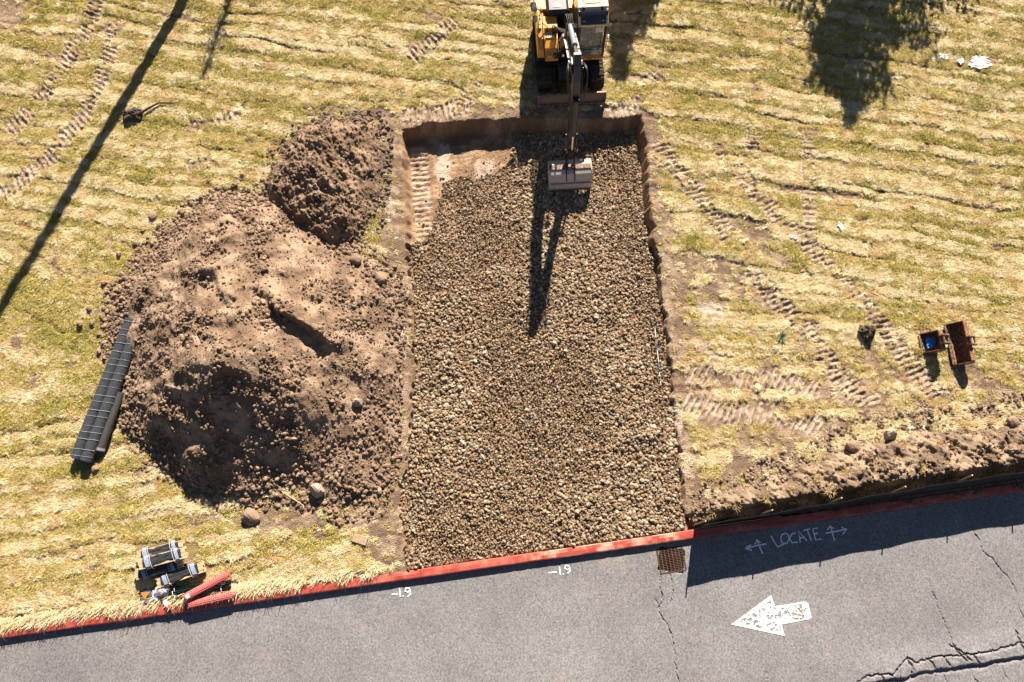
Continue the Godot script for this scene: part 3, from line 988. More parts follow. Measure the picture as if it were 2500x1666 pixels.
func build_road() -> void:
	var xs := PackedFloat32Array()
	var x := -24.0
	while x < 24.0:
		xs.append(x)
		x += 0.025 if (x > 4.0 and x < 5.4) or (x > 8.9 and x < 15.5) else (0.08 if x > -16.5 and x < 17.0 else 0.5)
	var ts := PackedFloat32Array()
	var t := -0.03
	while t < 14.0:
		ts.append(t)
		t += 0.028 if t < 6.4 else 0.5
	var w := xs.size()
	var d := ts.size()
	var v := PackedVector3Array()
	var c := PackedColorArray()
	v.resize(w * d)
	c.resize(w * d)
	var turn := atan(-KERB_SLOPE)
	for j in d:
		for i in w:
			var px := xs[i]
			var pz := kz(px) + ts[j]
			var y := ROAD_Y + 0.012 * n_lo.get_noise_2d(px * 0.5, pz * 0.5)
			if px < 8.5:
				y = ROAD_Y + 0.004 * n_lo.get_noise_2d(px * 0.5, pz * 0.5)
			var lo := n_lo.get_noise_2d(px * 0.6 + 90.0, pz * 0.9)
			var mid := n_mid.get_noise_2d(px * 0.8, pz * 0.8)
			var tone := 0.215 * (1.0 + 0.18 * lo + 0.12 * mid)
			var col := Color(tone * 1.01, tone * 0.965, tone * 1.0)
			# silt washed out of the site lies along the kerb towards the drain
			var silt := smooth(0.95, 0.0, ts[j]) * smooth(-1.5, 2.0, px) * smooth(5.3, 4.6, px) * smooth(-0.3, 0.3, mid + 0.3 * n_hi.get_noise_2d(px * 1.3, pz * 1.3))
			silt = maxf(silt, 0.35 * smooth(0.15, 0.6, n_mid.get_noise_2d(px * 0.45 + 8.0, pz * 0.8) + 0.3 * n_hi.get_noise_2d(px * 2.0, pz * 2.0)))
			col = col.lerp(Color(0.34, 0.26, 0.19), 0.32 * silt)
			# the broken slab at the lower right stands a little proud
			if px > 9.2:
				var be := table(BROKEN_EDGE, px) + 0.05 * n_mid.get_noise_2d(px * 3.0, 4.0)
				var e := pz - be
				var amt := smooth(9.3, 10.6, px)
				y += amt * (0.065 * smooth(0.035, -0.02, e) * smooth(-0.9, -0.05, e) - 0.05 * exp(-pow((e - 0.06) / 0.05, 2.0)) * (1.0 + mid))
				y += amt * 0.03 * smooth(0.6, 0.1, absf(e + 0.1)) * n_mid.get_noise_2d(px * 2.6, pz * 2.6)
			v[j * w + i] = Vector3(px, y, pz)
			c[j * w + i] = col
	# open cracks are real grooves
	for cr in CRACKS:
		var pts: Array = cr[2]
		for q in pts.size() - 1:
			var a := Vector2(pts[q][0], pts[q][1])
			var b := Vector2(pts[q + 1][0], pts[q + 1][1])
			var steps := int(a.distance_to(b) / 0.012) + 1
			for s in steps:
				var p := a.lerp(b, float(s) / steps)
				p += Vector2(n_mid.get_noise_2d(p.x * 4.0, p.y * 4.0), n_mid.get_noise_2d(p.x * 4.0 + 20.0, p.y * 4.0)) * 0.05
				var i := xs.bsearch(p.x)
				var tt := p.y - kz(p.x)
				var j := int(round((tt + 0.03) / 0.028))
				if i > 0 and i < w and j > 0 and j < d - 1:
					if absf(xs[i - 1] - p.x) < absf(xs[i] - p.x):
						i -= 1
					if absf(xs[i] - p.x) < 0.03:
						v[j * w + i].y = minf(v[j * w + i].y, ROAD_Y - cr[1] * (0.6 + 0.6 * n_mid.get_noise_2d(p.x * 3.0 + 3.0, p.y * 3.0)))
	# the well under the drain grate
	var gi := Transform2D(turn, Vector2(GRATE[0], GRATE[1])).affine_inverse()
	for k in v.size():
		var p: Vector2 = gi * Vector2(v[k].x, v[k].z)
		if absf(p.x) < GRATE[2] / 2 - 0.02 and absf(p.y) < GRATE[3] / 2 - 0.02:
			v[k].y = ROAD_Y - 0.55
			c[k] = Color(0.06, 0.05, 0.04)
	var nrm := PackedVector3Array()
	nrm.resize(w * d)
	for j in d:
		for i in w:
			var k := j * w + i
			var n := (v[k + 1 if i < w - 1 else k] - v[k - 1 if i > 0 else k]).cross(v[k + w if j < d - 1 else k] - v[k - w if j > 0 else k]).normalized()
			nrm[k] = n if n.y > 0.0 else -n
	var idx := PackedInt32Array()
	idx.resize((w - 1) * (d - 1) * 6)
	var at := 0
	for j in d - 1:
		for i in w - 1:
			var k := j * w + i
			for q in [k, k + 1, k + w + 1, k, k + w + 1, k + w]:
				idx[at] = q
				at += 1
	var arr := []
	arr.resize(Mesh.ARRAY_MAX)
	arr[Mesh.ARRAY_VERTEX] = v
	arr[Mesh.ARRAY_NORMAL] = nrm
	arr[Mesh.ARRAY_COLOR] = c
	arr[Mesh.ARRAY_INDEX] = idx
	var me := ArrayMesh.new()
	me.add_surface_from_arrays(Mesh.PRIMITIVE_TRIANGLES, arr)
	part(self, "road", me, M.asphalt).set_meta("kind", "structure")
	print("road ", w, "x", d)


func build_kerb() -> void:
	var k := setting("kerb")
	var dir := Vector3(1, 0, KERB_SLOPE).normalized()
	var nor := Vector3(-KERB_SLOPE, 0, 1).normalized()
	var prof := v2([[0.02, -0.30], [0.012, -0.12], [0.0, -0.035], [-0.012, -0.012], [-0.04, 0.0], [-0.14, 0.004], [-0.235, 0.0], [-0.252, -0.014], [-0.252, -0.34]])
	var cuts := [-24.0, -21.0, -17.9, -14.85, -11.8, -8.75, -5.7, -2.65, 0.95, 4.35, 5.45, 8.6, 11.75, 14.9, 18.0, 21.0, 24.0]
	for s in cuts.size() - 1:
		var mb := MB.new()
		var x0: float = cuts[s] + 0.004
		var x1: float = cuts[s + 1] - 0.004
		var steps := int((x1 - x0) / 0.045)
		var off := Vector2(rng.randf_range(-0.006, 0.006), rng.randf_range(-0.004, 0.004))
		var rows := []
		for i in steps + 1:
			var x := lerpf(x0, x1, float(i) / steps)
			var o := Vector3(x, 0, kz(x))
			var chip := 0.5 * maxf(0.0, n_hi.get_noise_2d(x * 1.7, 3.0) - 0.2)
			var ring := []
			for q in prof.size():
				var p: Vector2 = prof[q] + off
				if q in [2, 3, 4]:
					p -= Vector2(0.03, 0.03) * chip
				ring.append(o + nor * p.x + Vector3(0, p.y, 0))
			rows.append(ring)
		for i in steps:
			for q in prof.size() - 1:
				var mids: Vector3 = (rows[i][q] + rows[i + 1][q + 1]) * 0.5
				var worn := 0.7 * n_mid.get_noise_2d(mids.x * 1.4, q * 0.35) + 0.35 * n_hi.get_noise_2d(mids.x * 2.2, q * 0.7)
				var bias := 0.55 * smooth(-0.5, 1.6, mids.x) * smooth(5.6, 4.6, mids.x) * (1.0 if q >= 3 else 0.35)
				var red := Color(0.36, 0.05, 0.034).lerp(Color(0.44, 0.11, 0.075), smooth(-0.3, 0.4, worn))
				mb.tint = red.lerp(Color(0.50, 0.32, 0.23), smooth(0.30, 0.85, worn + bias) * 0.85)
				var e: Vector2 = prof[q + 1] - prof[q]
				mb.quad(rows[i][q], rows[i + 1][q], rows[i + 1][q + 1], rows[i][q + 1], nor * -e.y * -1.0 + Vector3(0, -e.x, 0))
		mb.tint = Color(0.4, 0.33, 0.28)
		for e in [0, steps]:
			for q in range(1, prof.size() - 1):
				mb.tri(rows[e][0], rows[e][q], rows[e][q + 1], dir * (-1.0 if e == 0 else 1.0))
		part(k, "kerb_stone", mb, M.paint)


func build_grate() -> void:
	var turn := atan(-KERB_SLOPE)
	var g := thing("drain_grate", "rusty iron drain grate set in the asphalt against the red kerb", "drain grate", Vector3(GRATE[0], ROAD_Y, GRATE[1]), turn)
	var hx: float = GRATE[2] / 2
	var hz: float = GRATE[3] / 2
	var f := MB.new()
	for s in [-1, 1]:
		f.bx(Vector3(-hx, -0.07, s * hz - 0.025), Vector3(hx, 0.006, s * hz + 0.025), 0.006)
		f.bx(Vector3(s * hx - 0.025, -0.07, -hz + 0.026), Vector3(s * hx + 0.025, 0.0055, hz - 0.026), 0.006)
	part(g, "frame", f, M.rust_dark)
	var bar := MB.new()
	bar.bx(Vector3(-hx + 0.026, -0.06, -0.008), Vector3(hx - 0.026, 0.002, 0.008), 0.003)
	var bm := bar.mesh()
	for i in 13:
		part(g, "bar", bm, M.rust_dark).position.z = lerpf(-hz + 0.06, hz - 0.06, i / 12.0)
	var cb := MB.new()
	cb.bx(Vector3(-0.009, -0.055, -hz + 0.026), Vector3(0.009, 0.0045, hz - 0.026), 0.003)
	var cm := cb.mesh()
	for i in 6:
		part(g, "cross_bar", cm, M.rust).position.x = lerpf(-hx + 0.11, hx - 0.11, i / 5.0)


func build_markings() -> void:
	var y := ROAD_Y + 0.011
	var poly := PackedVector2Array(v2([[6.34, 2.8], [7.58, 2.0], [7.66, 2.31], [8.52, 2.175], [8.63, 2.22], [8.69, 2.60], [8.62, 2.66], [7.80, 2.80], [7.86, 3.11]]))
	var mb := MB.new()
	var cs := 0.022
	var xx := 6.3
	while xx < 8.75:
		var zz := 1.95
		while zz < 3.15:
			var mid := Vector2(xx + cs / 2, zz + cs / 2)
			var edge := 9.0
			for i in poly.size():
				edge = minf(edge, mid.distance_to(Geometry2D.get_closest_point_to_segment(mid, poly[i], poly[(i + 1) % poly.size()])))
			var inner := Geometry2D.is_point_in_polygon(mid, poly)
			if inner or edge < cs:
				var wear := n_hi.get_noise_2d(mid.x * 5.5, mid.y * 5.5) + 0.7 * n_mid.get_noise_2d(mid.x * 2.2, mid.y * 3.5) + (0.16 if mid.x > 7.75 else 0.02)
				var skip := edge > 0.06 + 0.05 * n_mid.get_noise_2d(mid.x * 2.0, mid.y * 2.0) and wear > 0.24
				if not skip:
					var bits := Geometry2D.intersect_polygons(PackedVector2Array([Vector2(xx, zz), Vector2(xx + cs, zz), Vector2(xx + cs, zz + cs), Vector2(xx, zz + cs)]), poly)
					for b in bits:
						for i in range(1, b.size() - 1):
							mb.tri(Vector3(b[0].x, y, b[0].y), Vector3(b[i].x, y, b[i].y), Vector3(b[i + 1].x, y, b[i + 1].y), Vector3.UP)
			zz += cs
		xx += cs
	var a := part(self, "road_arrow", mb, M.white_paint)
	meta(a, "worn white painted arrow on the asphalt pointing left", "road arrow")
	var loc := thing("spray_marking", "pale blue spray-painted word LOCATE between two arrows on shaded asphalt", "road marking")
	var lift := 0.0
	for e in [["arrow", [[[7.58, 0.56], [7.26, 0.62], [6.94, 0.69]], [[7.12, 0.59], [7.0, 0.64], [6.93, 0.69], [7.13, 0.75]], [[7.31, 0.44], [7.37, 0.66], [7.44, 0.85]], [[7.23, 0.58], [7.31, 0.44], [7.4, 0.53]]]],
		["letter", [[[7.73, 0.33], [7.81, 0.5], [7.9, 0.65], [8.11, 0.56]]]],
		["letter", [[[8.18, 0.25], [8.06, 0.30], [8.02, 0.42], [8.04, 0.53], [8.17, 0.55], [8.27, 0.44], [8.25, 0.30], [8.19, 0.262]]]],
		["letter", [[[8.48, 0.25], [8.36, 0.28], [8.28, 0.41], [8.34, 0.53], [8.51, 0.51]]]],
		["letter", [[[8.59, 0.53], [8.57, 0.2], [8.79, 0.48]], [[8.585, 0.4], [8.74, 0.36]]]],
		["letter", [[[8.72, 0.18], [8.92, 0.13]], [[8.84, 0.15], [8.92, 0.47]]]],
		["letter", [[[9.15, 0.11], [9.0, 0.13], [9.06, 0.45], [9.23, 0.42]], [[9.03, 0.28], [9.15, 0.26]]]],
		["arrow", [[[9.37, 0.26], [9.7, 0.2], [10.02, 0.14]], [[9.86, 0.09], [10.02, 0.14], [9.88, 0.29]], [[9.54, 0.04], [9.62, 0.47]], [[9.43, 0.17], [9.54, 0.04], [9.63, 0.13]]]]]:
		var m := MB.new()
		for st in e[1]:
			lift = fmod(lift + 0.0012, 0.006)
			m.stroke(v2(st), 0.042, ROAD_Y + 0.012 + lift)
		part(loc, e[0], m, M.spray)
	for e in [["small white spray-painted figure minus 1.9 below the gravel, nearest the drain", [[[1.07, 1.38], [1.32, 1.36]], [[1.4, 1.21], [1.43, 1.44]], [[1.49, 1.41], [1.53, 1.41]], [[1.69, 1.19], [1.59, 1.17], [1.56, 1.25], [1.65, 1.3], [1.7, 1.23], [1.71, 1.33], [1.64, 1.40]]]],
		["small white spray-painted figure minus 1.9 at the left corner of the gravel", [[[-3.51, 1.98], [-3.34, 1.965]], [[-3.30, 1.82], [-3.26, 2.05]], [[-3.2, 2.02], [-3.16, 2.02]], [[-3.0, 1.81], [-3.11, 1.80], [-3.13, 1.89], [-3.04, 1.92], [-2.99, 1.83], [-2.97, 1.96], [-3.05, 2.05]]]]]:
		var t := thing("survey_marking", e[0], "road marking")
		var names := ["minus_sign", "numeral", "point", "numeral"]
		for i in 4:
			var m := MB.new()
			m.stroke(v2(e[1][i]), 0.033, ROAD_Y + 0.012 + 0.001 * i)
			part(t, names[i], m, M.spray)


func build_fence() -> void:
	var f := thing("silt_fence", "black fabric silt fence on wooden stakes behind the red kerb", "silt fence")
	var x0 := 5.42
	var x1 := 19.0
	var n := int((x1 - x0) / 0.06)
	var stakes := [5.46, 7.42, 9.44, 11.32, 13.3, 15.3, 17.3]
	var rows := []
	for i in n + 1:
		var x := lerpf(x0, x1, float(i) / n)
		var near := 9.0
		for s in stakes:
			near = minf(near, absf(x - s))
		var sag := 0.012 * smooth(0.0, 0.9, near)
		var top := lerpf(0.93, 0.80, clampf((x - 5.5) / 9.0, 0, 1)) - sag
		var lean := lerpf(0.10, 0.27, clampf((x - 6.0) / 7.0, 0, 1))
		var col := []
		for q in 9:
			var k := q / 8.0
			var bulge := 0.05 * sin(k * PI) * n_mid.get_noise_2d(x * 0.9, k * 2.0) + 0.012 * n_hi.get_noise_2d(x * 2.5, k * 4.0) + 0.03 * smooth(0.1, 0.9, near) * k
			col.append(Vector3(x, lerpf(-0.30, top, k), kb(x) - 0.02 - lean * k - bulge))
		rows.append(col)
	var mb := MB.new()
	for side in [0.0, 0.006]:
		for i in n:
			for q in 8:
				var o := Vector3(0, 0, side)
				mb.quad(rows[i][q] + o, rows[i + 1][q] + o, rows[i + 1][q + 1] + o, rows[i][q + 1] + o, Vector3(0, 0, 1 if side > 0 else -1))
	for i in n:
		mb.quad(rows[i][8], rows[i + 1][8], rows[i + 1][8] + Vector3(0, 0, 0.006), rows[i][8] + Vector3(0, 0, 0.006), Vector3.UP)
	part(f, "fabric", mb, M.fabric)
	for s in stakes:
		var lean := lerpf(0.10, 0.27, clampf((s - 6.0) / 7.0, 0, 1))
		var st := MB.new()
		var b := Vector3(s, -0.55, kb(s) - 0.085)
		var d := Vector3(0, 1.23, -lean).normalized()
		st.bar(b, b + d * (1.6 + (0.12 if s < 6.0 else 0.0)), 0.038, 0.038, 0.004, Vector3.RIGHT)
		part(f, "stake", st, M.wood)

# ---------------------------------------------------------------- things lying about

func along(t: Node3D, a: Vector3, b: Vector3) -> float:
	# stands a thing at the middle of a-b with its own x axis along a-b
	t.position = (a + b) * 0.5
	var d := (b - a).normalized()
	var z := d.cross(Vector3.UP).normalized()
	t.basis = Basis(d, z.cross(d), z)
	return a.distance_to(b)


func fence_bundle(label: String, a: Vector3, b: Vector3, sd: int) -> void:
	var t := thing("silt_fence_bundle", label, "fence bundle", Vector3.ZERO, 0.0, "rolled silt fence bundles stacked on the grass")
	var len := along(t, a, b)
	var r := RandomNumberGenerator.new()
	r.seed = sd
	# the wooden stakes show at both ends
	var k := 0
	for row in 2:
		for col in 5:
			var s := MB.new()
			var z := (col - 2) * 0.062 + r.randf_range(-0.006, 0.006)
			var y := (row - 0.5) * 0.082 + r.randf_range(-0.006, 0.006)
			var e := r.randf_range(-0.03, 0.03)
			s.bx(Vector3(-len / 2 + e, y - 0.036, z - 0.029), Vector3(len / 2 + e, y + 0.036, z + 0.029), 0.004)
			part(t, "stake", s, M.lumber if (k + sd) % 3 else M.lumber_dark)
			k += 1
	# fabric wound round the middle, puckered lengthwise
	var fb := MB.new()
	var L := len / 2 - 0.13
	var rings := []
	for i in 26:
		var x := lerpf(-L, L, i / 25.0)
		var ring := []
		for q in 20:
			var an := TAU * q / 20
			var sq := pow(pow(absf(cos(an)), 3.2) + pow(absf(sin(an)), 3.2), -1.0 / 3.2)
			var pucker := 0.016 * n_hi.get_noise_2d(q * 1.7 + sd * 9.0, x * 1.2) + 0.02 * n_mid.get_noise_2d(x * 3.0 + sd, an * 2.0) * smooth(L, L * 0.4, absf(x))
			ring.append(Vector3(x, (0.098 + pucker) * sq * sin(an), (0.176 + pucker) * sq * cos(an)))
		rings.append(ring)
	for i in 25:
		for q in 20:
			var q2 := (q + 1) % 20
			fb.quad(rings[i][q], rings[i + 1][q], rings[i + 1][q2], rings[i][q2], rings[i][q] - Vector3(rings[i][q].x, 0, 0))
	part(t, "fabric", fb, M.fabric_sheen)
	for s in [-1.0, 1.0]:
		var w := MB.new()
		var ww := r.randf_range(0.10, 0.15)
		var x0: float = s * (L - 0.13)
		for q in 20:
			var pts := []
			for e in [[-ww / 2, q], [ww / 2, q], [ww / 2, q + 1], [-ww / 2, q + 1]]:
				var an: float = TAU * e[1] / 20.0
				var sq := pow(pow(absf(cos(an)), 3.2) + pow(absf(sin(an)), 3.2), -1.0 / 3.2)
				var wr := 0.008 * n_hi.get_noise_2d(e[1] * 3.0, e[0] * 9.0 + s)
				pts.append(Vector3(x0 + e[0] + 0.02 * sin(an * 2.0), (0.114 + wr) * sq * sin(an), (0.192 + wr) * sq * cos(an)))
			w.quad(pts[0], pts[1], pts[2], pts[3], pts[0] - Vector3(x0, 0, 0))
		part(t, "plastic_wrap", w, M.film)
		var st := MB.new()
		var loop := []
		for q in 17:
			var an := TAU * q / 16.0
			var sq := pow(pow(absf(cos(an)), 3.2) + pow(absf(sin(an)), 3.2), -1.0 / 3.2)
			loop.append(Vector3(x0 - s * 0.1 + 0.03 * cos(an), 0.128 * sq * sin(an), 0.208 * sq * cos(an)))
		st.tube(loop, 0.006, 5, false)
		part(t, "twine", st, M.twine)


func post_bundle(label: String, a: Vector3, b: Vector3, sd: int) -> void:
	var t := thing("steel_post_bundle", label, "post bundle", Vector3.ZERO, 0.0, "bundles of dark green steel posts by the kerb")
	var len := along(t, a, b)
	var r := RandomNumberGenerator.new()
	r.seed = sd
	for i in 5:
		var o := Vector2((i % 3 - 1) * 0.042, (0.03 if i > 2 else 0.0))
		var e := r.randf_range(-0.04, 0.04)
		var p := MB.new()
		p.bx(Vector3(-len / 2 + e, o.y - 0.004, o.x - 0.018), Vector3(len / 2 + e, o.y, o.x + 0.018), 0.0015)
		p.bx(Vector3(-len / 2 + e, o.y + 0.001, o.x - 0.003), Vector3(len / 2 + e, o.y + 0.026, o.x + 0.003), 0.001)
		var post := part(t, "post", p, M.post_green)
		var studs := MB.new()
		var x := -len / 2 + 0.1
		while x < len / 2:
			studs.bx(Vector3(x + e, o.y + 0.0015, o.x - 0.012), Vector3(x + e + 0.014, o.y + 0.012, o.x - 0.0035), 0.001)
			x += 0.055
		part(post, "studs", studs, M.post_green)
		var tip := MB.new()
		tip.bx(Vector3(-len / 2 + e - 0.012, o.y - 0.006, o.x - 0.02), Vector3(-len / 2 + e + 0.02, o.y + 0.0, o.x + 0.02), 0.002)
		part(post, "end_cap", tip, M.white)
	for x in [-len / 2 + 0.15, len / 2 - 0.25]:
		var s := MB.new()
		s.tube([Vector3(x, -0.012, -0.07), Vector3(x, 0.07, -0.06), Vector3(x + 0.01, 0.072, 0.06), Vector3(x, -0.012, 0.07)], 0.008, 6)
		part(t, "strap", s, M.white)


func mesh_roll(label: String, a: Vector3, b: Vector3, rad: float, flat: float, sticker: bool) -> void:
	var t := thing("plastic_mesh_roll", label, "mesh roll", Vector3.ZERO, 0.0, "rolls of red plastic mesh by the kerb")
	var len := along(t, a, b)
	var body := MB.new()
	var rings := []
	for i in 15:
		var x := lerpf(-len / 2, len / 2, i / 14.0)
		var e := 1.0 - 0.35 * pow(absf(x) / (len / 2), 8.0)
		var ring := []
		for q in 16:
			var an := TAU * q / 16
			ring.append(Vector3(x, rad * flat * e * sin(an), rad * e * cos(an)))
		rings.append(ring)
	for i in 14:
		for q in 16:
			var q2 := (q + 1) % 16
			body.quad(rings[i][q], rings[i + 1][q], rings[i + 1][q2], rings[i][q2], rings[i][q] - Vector3(rings[i][q].x, 0, 0))
	for e in [0, 14]:
		for q in range(1, 15):
			body.tri(rings[e][0], rings[e][q], rings[e][q + 1], Vector3(-1 if e == 0 else 1, 0, 0))
	part(t, "roll", body, M.red_mesh)
	# the strands of the mesh stand proud of the roll
	var net := MB.new()
	var x := -len / 2 + 0.06
	while x < len / 2 - 0.05:
		var loop := []
		for q in 13:
			var an := lerpf(0.05, PI - 0.05, q / 12.0)
			loop.append(Vector3(x, (rad * flat + 0.004) * sin(an), (rad + 0.004) * cos(an)))
		net.tube(loop, 0.006, 4, false)
		x += 0.062
	for q in 6:
		var an := lerpf(0.35, PI - 0.35, q / 5.0)
		net.tube([Vector3(-len / 2 + 0.06, (rad * flat + 0.004) * sin(an), (rad + 0.004) * cos(an)), Vector3(len / 2 - 0.06, (rad * flat + 0.004) * sin(an), (rad + 0.004) * cos(an))], 0.006, 4, false)
	part(t, "netting", net, M.red_pale)
	if sticker:
		var st := MB.new()
		for q in 5:
			var a0 := lerpf(0.9, 2.0, q / 5.0)
			var a1 := lerpf(0.9, 2.0, (q + 1) / 5.0)
			var p := []
			for e in [[-len / 2 + 0.09, a0], [-len / 2 + 0.2, a0], [-len / 2 + 0.2, a1], [-len / 2 + 0.09, a1]]:
				p.append(Vector3(e[0], (rad * flat + 0.014) * sin(e[1]), (rad + 0.014) * cos(e[1])))
			st.quad(p[0], p[1], p[2], p[3], Vector3.UP)
		part(t, "sticker", st, M.white)


func crumple(sd: int, size: Vector3, rough: float, detail := 10) -> MB:
	var f := FastNoiseLite.new()
	f.seed = sd
	f.frequency = 1.0
	var mb := MB.new()
	var rings := []
	for i in detail + 1:
		var th := PI * i / detail
		var ring := []
		for q in detail * 2:
			var an := TAU * q / (detail * 2)
			var d := Vector3(sin(th) * cos(an), cos(th), sin(th) * sin(an))
			ring.append(d * size * 0.5 * (1.0 + rough * f.get_noise_3dv(d * 2.3) + rough * 0.5 * absf(f.get_noise_3dv(d * 5.0))))
		rings.append(ring)
	for i in detail:
		for q in detail * 2:
			var q2: int = (q + 1) % (detail * 2)
			mb.quad(rings[i][q], rings[i + 1][q], rings[i + 1][q2], rings[i][q2], rings[i][q] + rings[i + 1][q2])
	return mb


func single(called: String, label: String, category: String, mb, m: Material, at: Vector3, turn := 0.0, group := "") -> MeshInstance3D:
	var o := part(self, called, mb, m)
	o.position = at
	o.rotation.y = turn
	meta(o, label, category, group)
	return o


func digging_bucket(called: String, label: String, at: Vector3, turn: float, wide: float, k: float, bolts: int) -> Node3D:
	# own x from the cutting lip back to the hinge, own z across
	var t := thing(called, label, "excavator bucket", at, turn, "spare buckets on the grass")
	var xf := Transform3D(Basis(), Vector3.ZERO)
	var line := v2([[0.10 * k, 0.035], [0.32 * k, 0.012], [0.55 * k, 0.05 * k], [0.70 * k, 0.16 * k], [0.775 * k, 0.33 * k], [0.76 * k, 0.50 * k], [0.66 * k, 0.63 * k], [0.50 * k, 0.68 * k]])
	var shell := MB.new()
	shell.plate(line, 0.018, wide - 0.05, xf)
	part(t, "shell", shell, M.bucket_rust)
	for s in [-1.0, 1.0]:
		var side := MB.new()
		side.extrude([Vector2(0.02 * k, 0.03), Vector2(0.32 * k, 0.0), Vector2(0.56 * k, 0.03 * k), Vector2(0.72 * k, 0.15 * k), Vector2(0.80 * k, 0.33 * k), Vector2(0.78 * k, 0.51 * k), Vector2(0.68 * k, 0.65 * k), Vector2(0.48 * k, 0.705 * k), Vector2(0.32 * k, 0.52 * k), Vector2(0.12 * k, 0.22 * k)], 0.022, Transform3D(Basis(), Vector3(0, 0, s * (wide / 2 - 0.0125))))
		part(t, "side_plate", side, M.bucket_rust)
	var lip := MB.new()
	lip.box(Transform3D(Basis(Vector3(0, 0, 1), -0.1), Vector3(0.06 * k, 0.045, 0)), Vector3(0.17 * k, 0.024, wide - 0.052), 0.004)
	part(t, "cutting_edge", lip, M.worn_steel)
	for i in bolts:
		var b := MB.new()
		b.cyl(Vector3(0.075 * k, 0.05, 0), Vector3(0.075 * k, 0.072, 0), 0.02, 6)
		part(t, "bolt", b, M.dark_steel).position.z = lerpf(-wide / 2 + 0.1, wide / 2 - 0.1, i / float(bolts - 1))
	var tube := MB.new()
	tube.bx(Vector3(0.46 * k, 0.67 * k, -wide / 2 + 0.03), Vector3(0.66 * k, 0.74 * k, wide / 2 - 0.03), 0.015)
	part(t, "top_beam", tube, M.bucket_rust)
	for s in [-1.0, 1.0]:
		var ear := MB.new()
		ear.extrude([Vector2(0.44 * k, 0.70 * k), Vector2(0.52 * k, 0.90 * k), Vector2(0.62 * k, 0.94 * k), Vector2(0.88 * k, 0.78 * k), Vector2(0.92 * k, 0.66 * k), Vector2(0.86 * k, 0.60 * k), Vector2(0.70 * k, 0.62 * k)], 0.035, Transform3D(Basis(), Vector3(0, 0, s * 0.125)))
		part(t, "hinge_ear", ear, M.bucket_steel)
	for p in [Vector3(0.57 * k, 0.85 * k, 0), Vector3(0.84 * k, 0.70 * k, 0)]:
		var pin := MB.new()
		pin.cyl(p - Vector3(0, 0, 0.16), p + Vector3(0, 0, 0.16), 0.028, 12)
		part(t, "pin", pin, M.worn_steel)
	return t


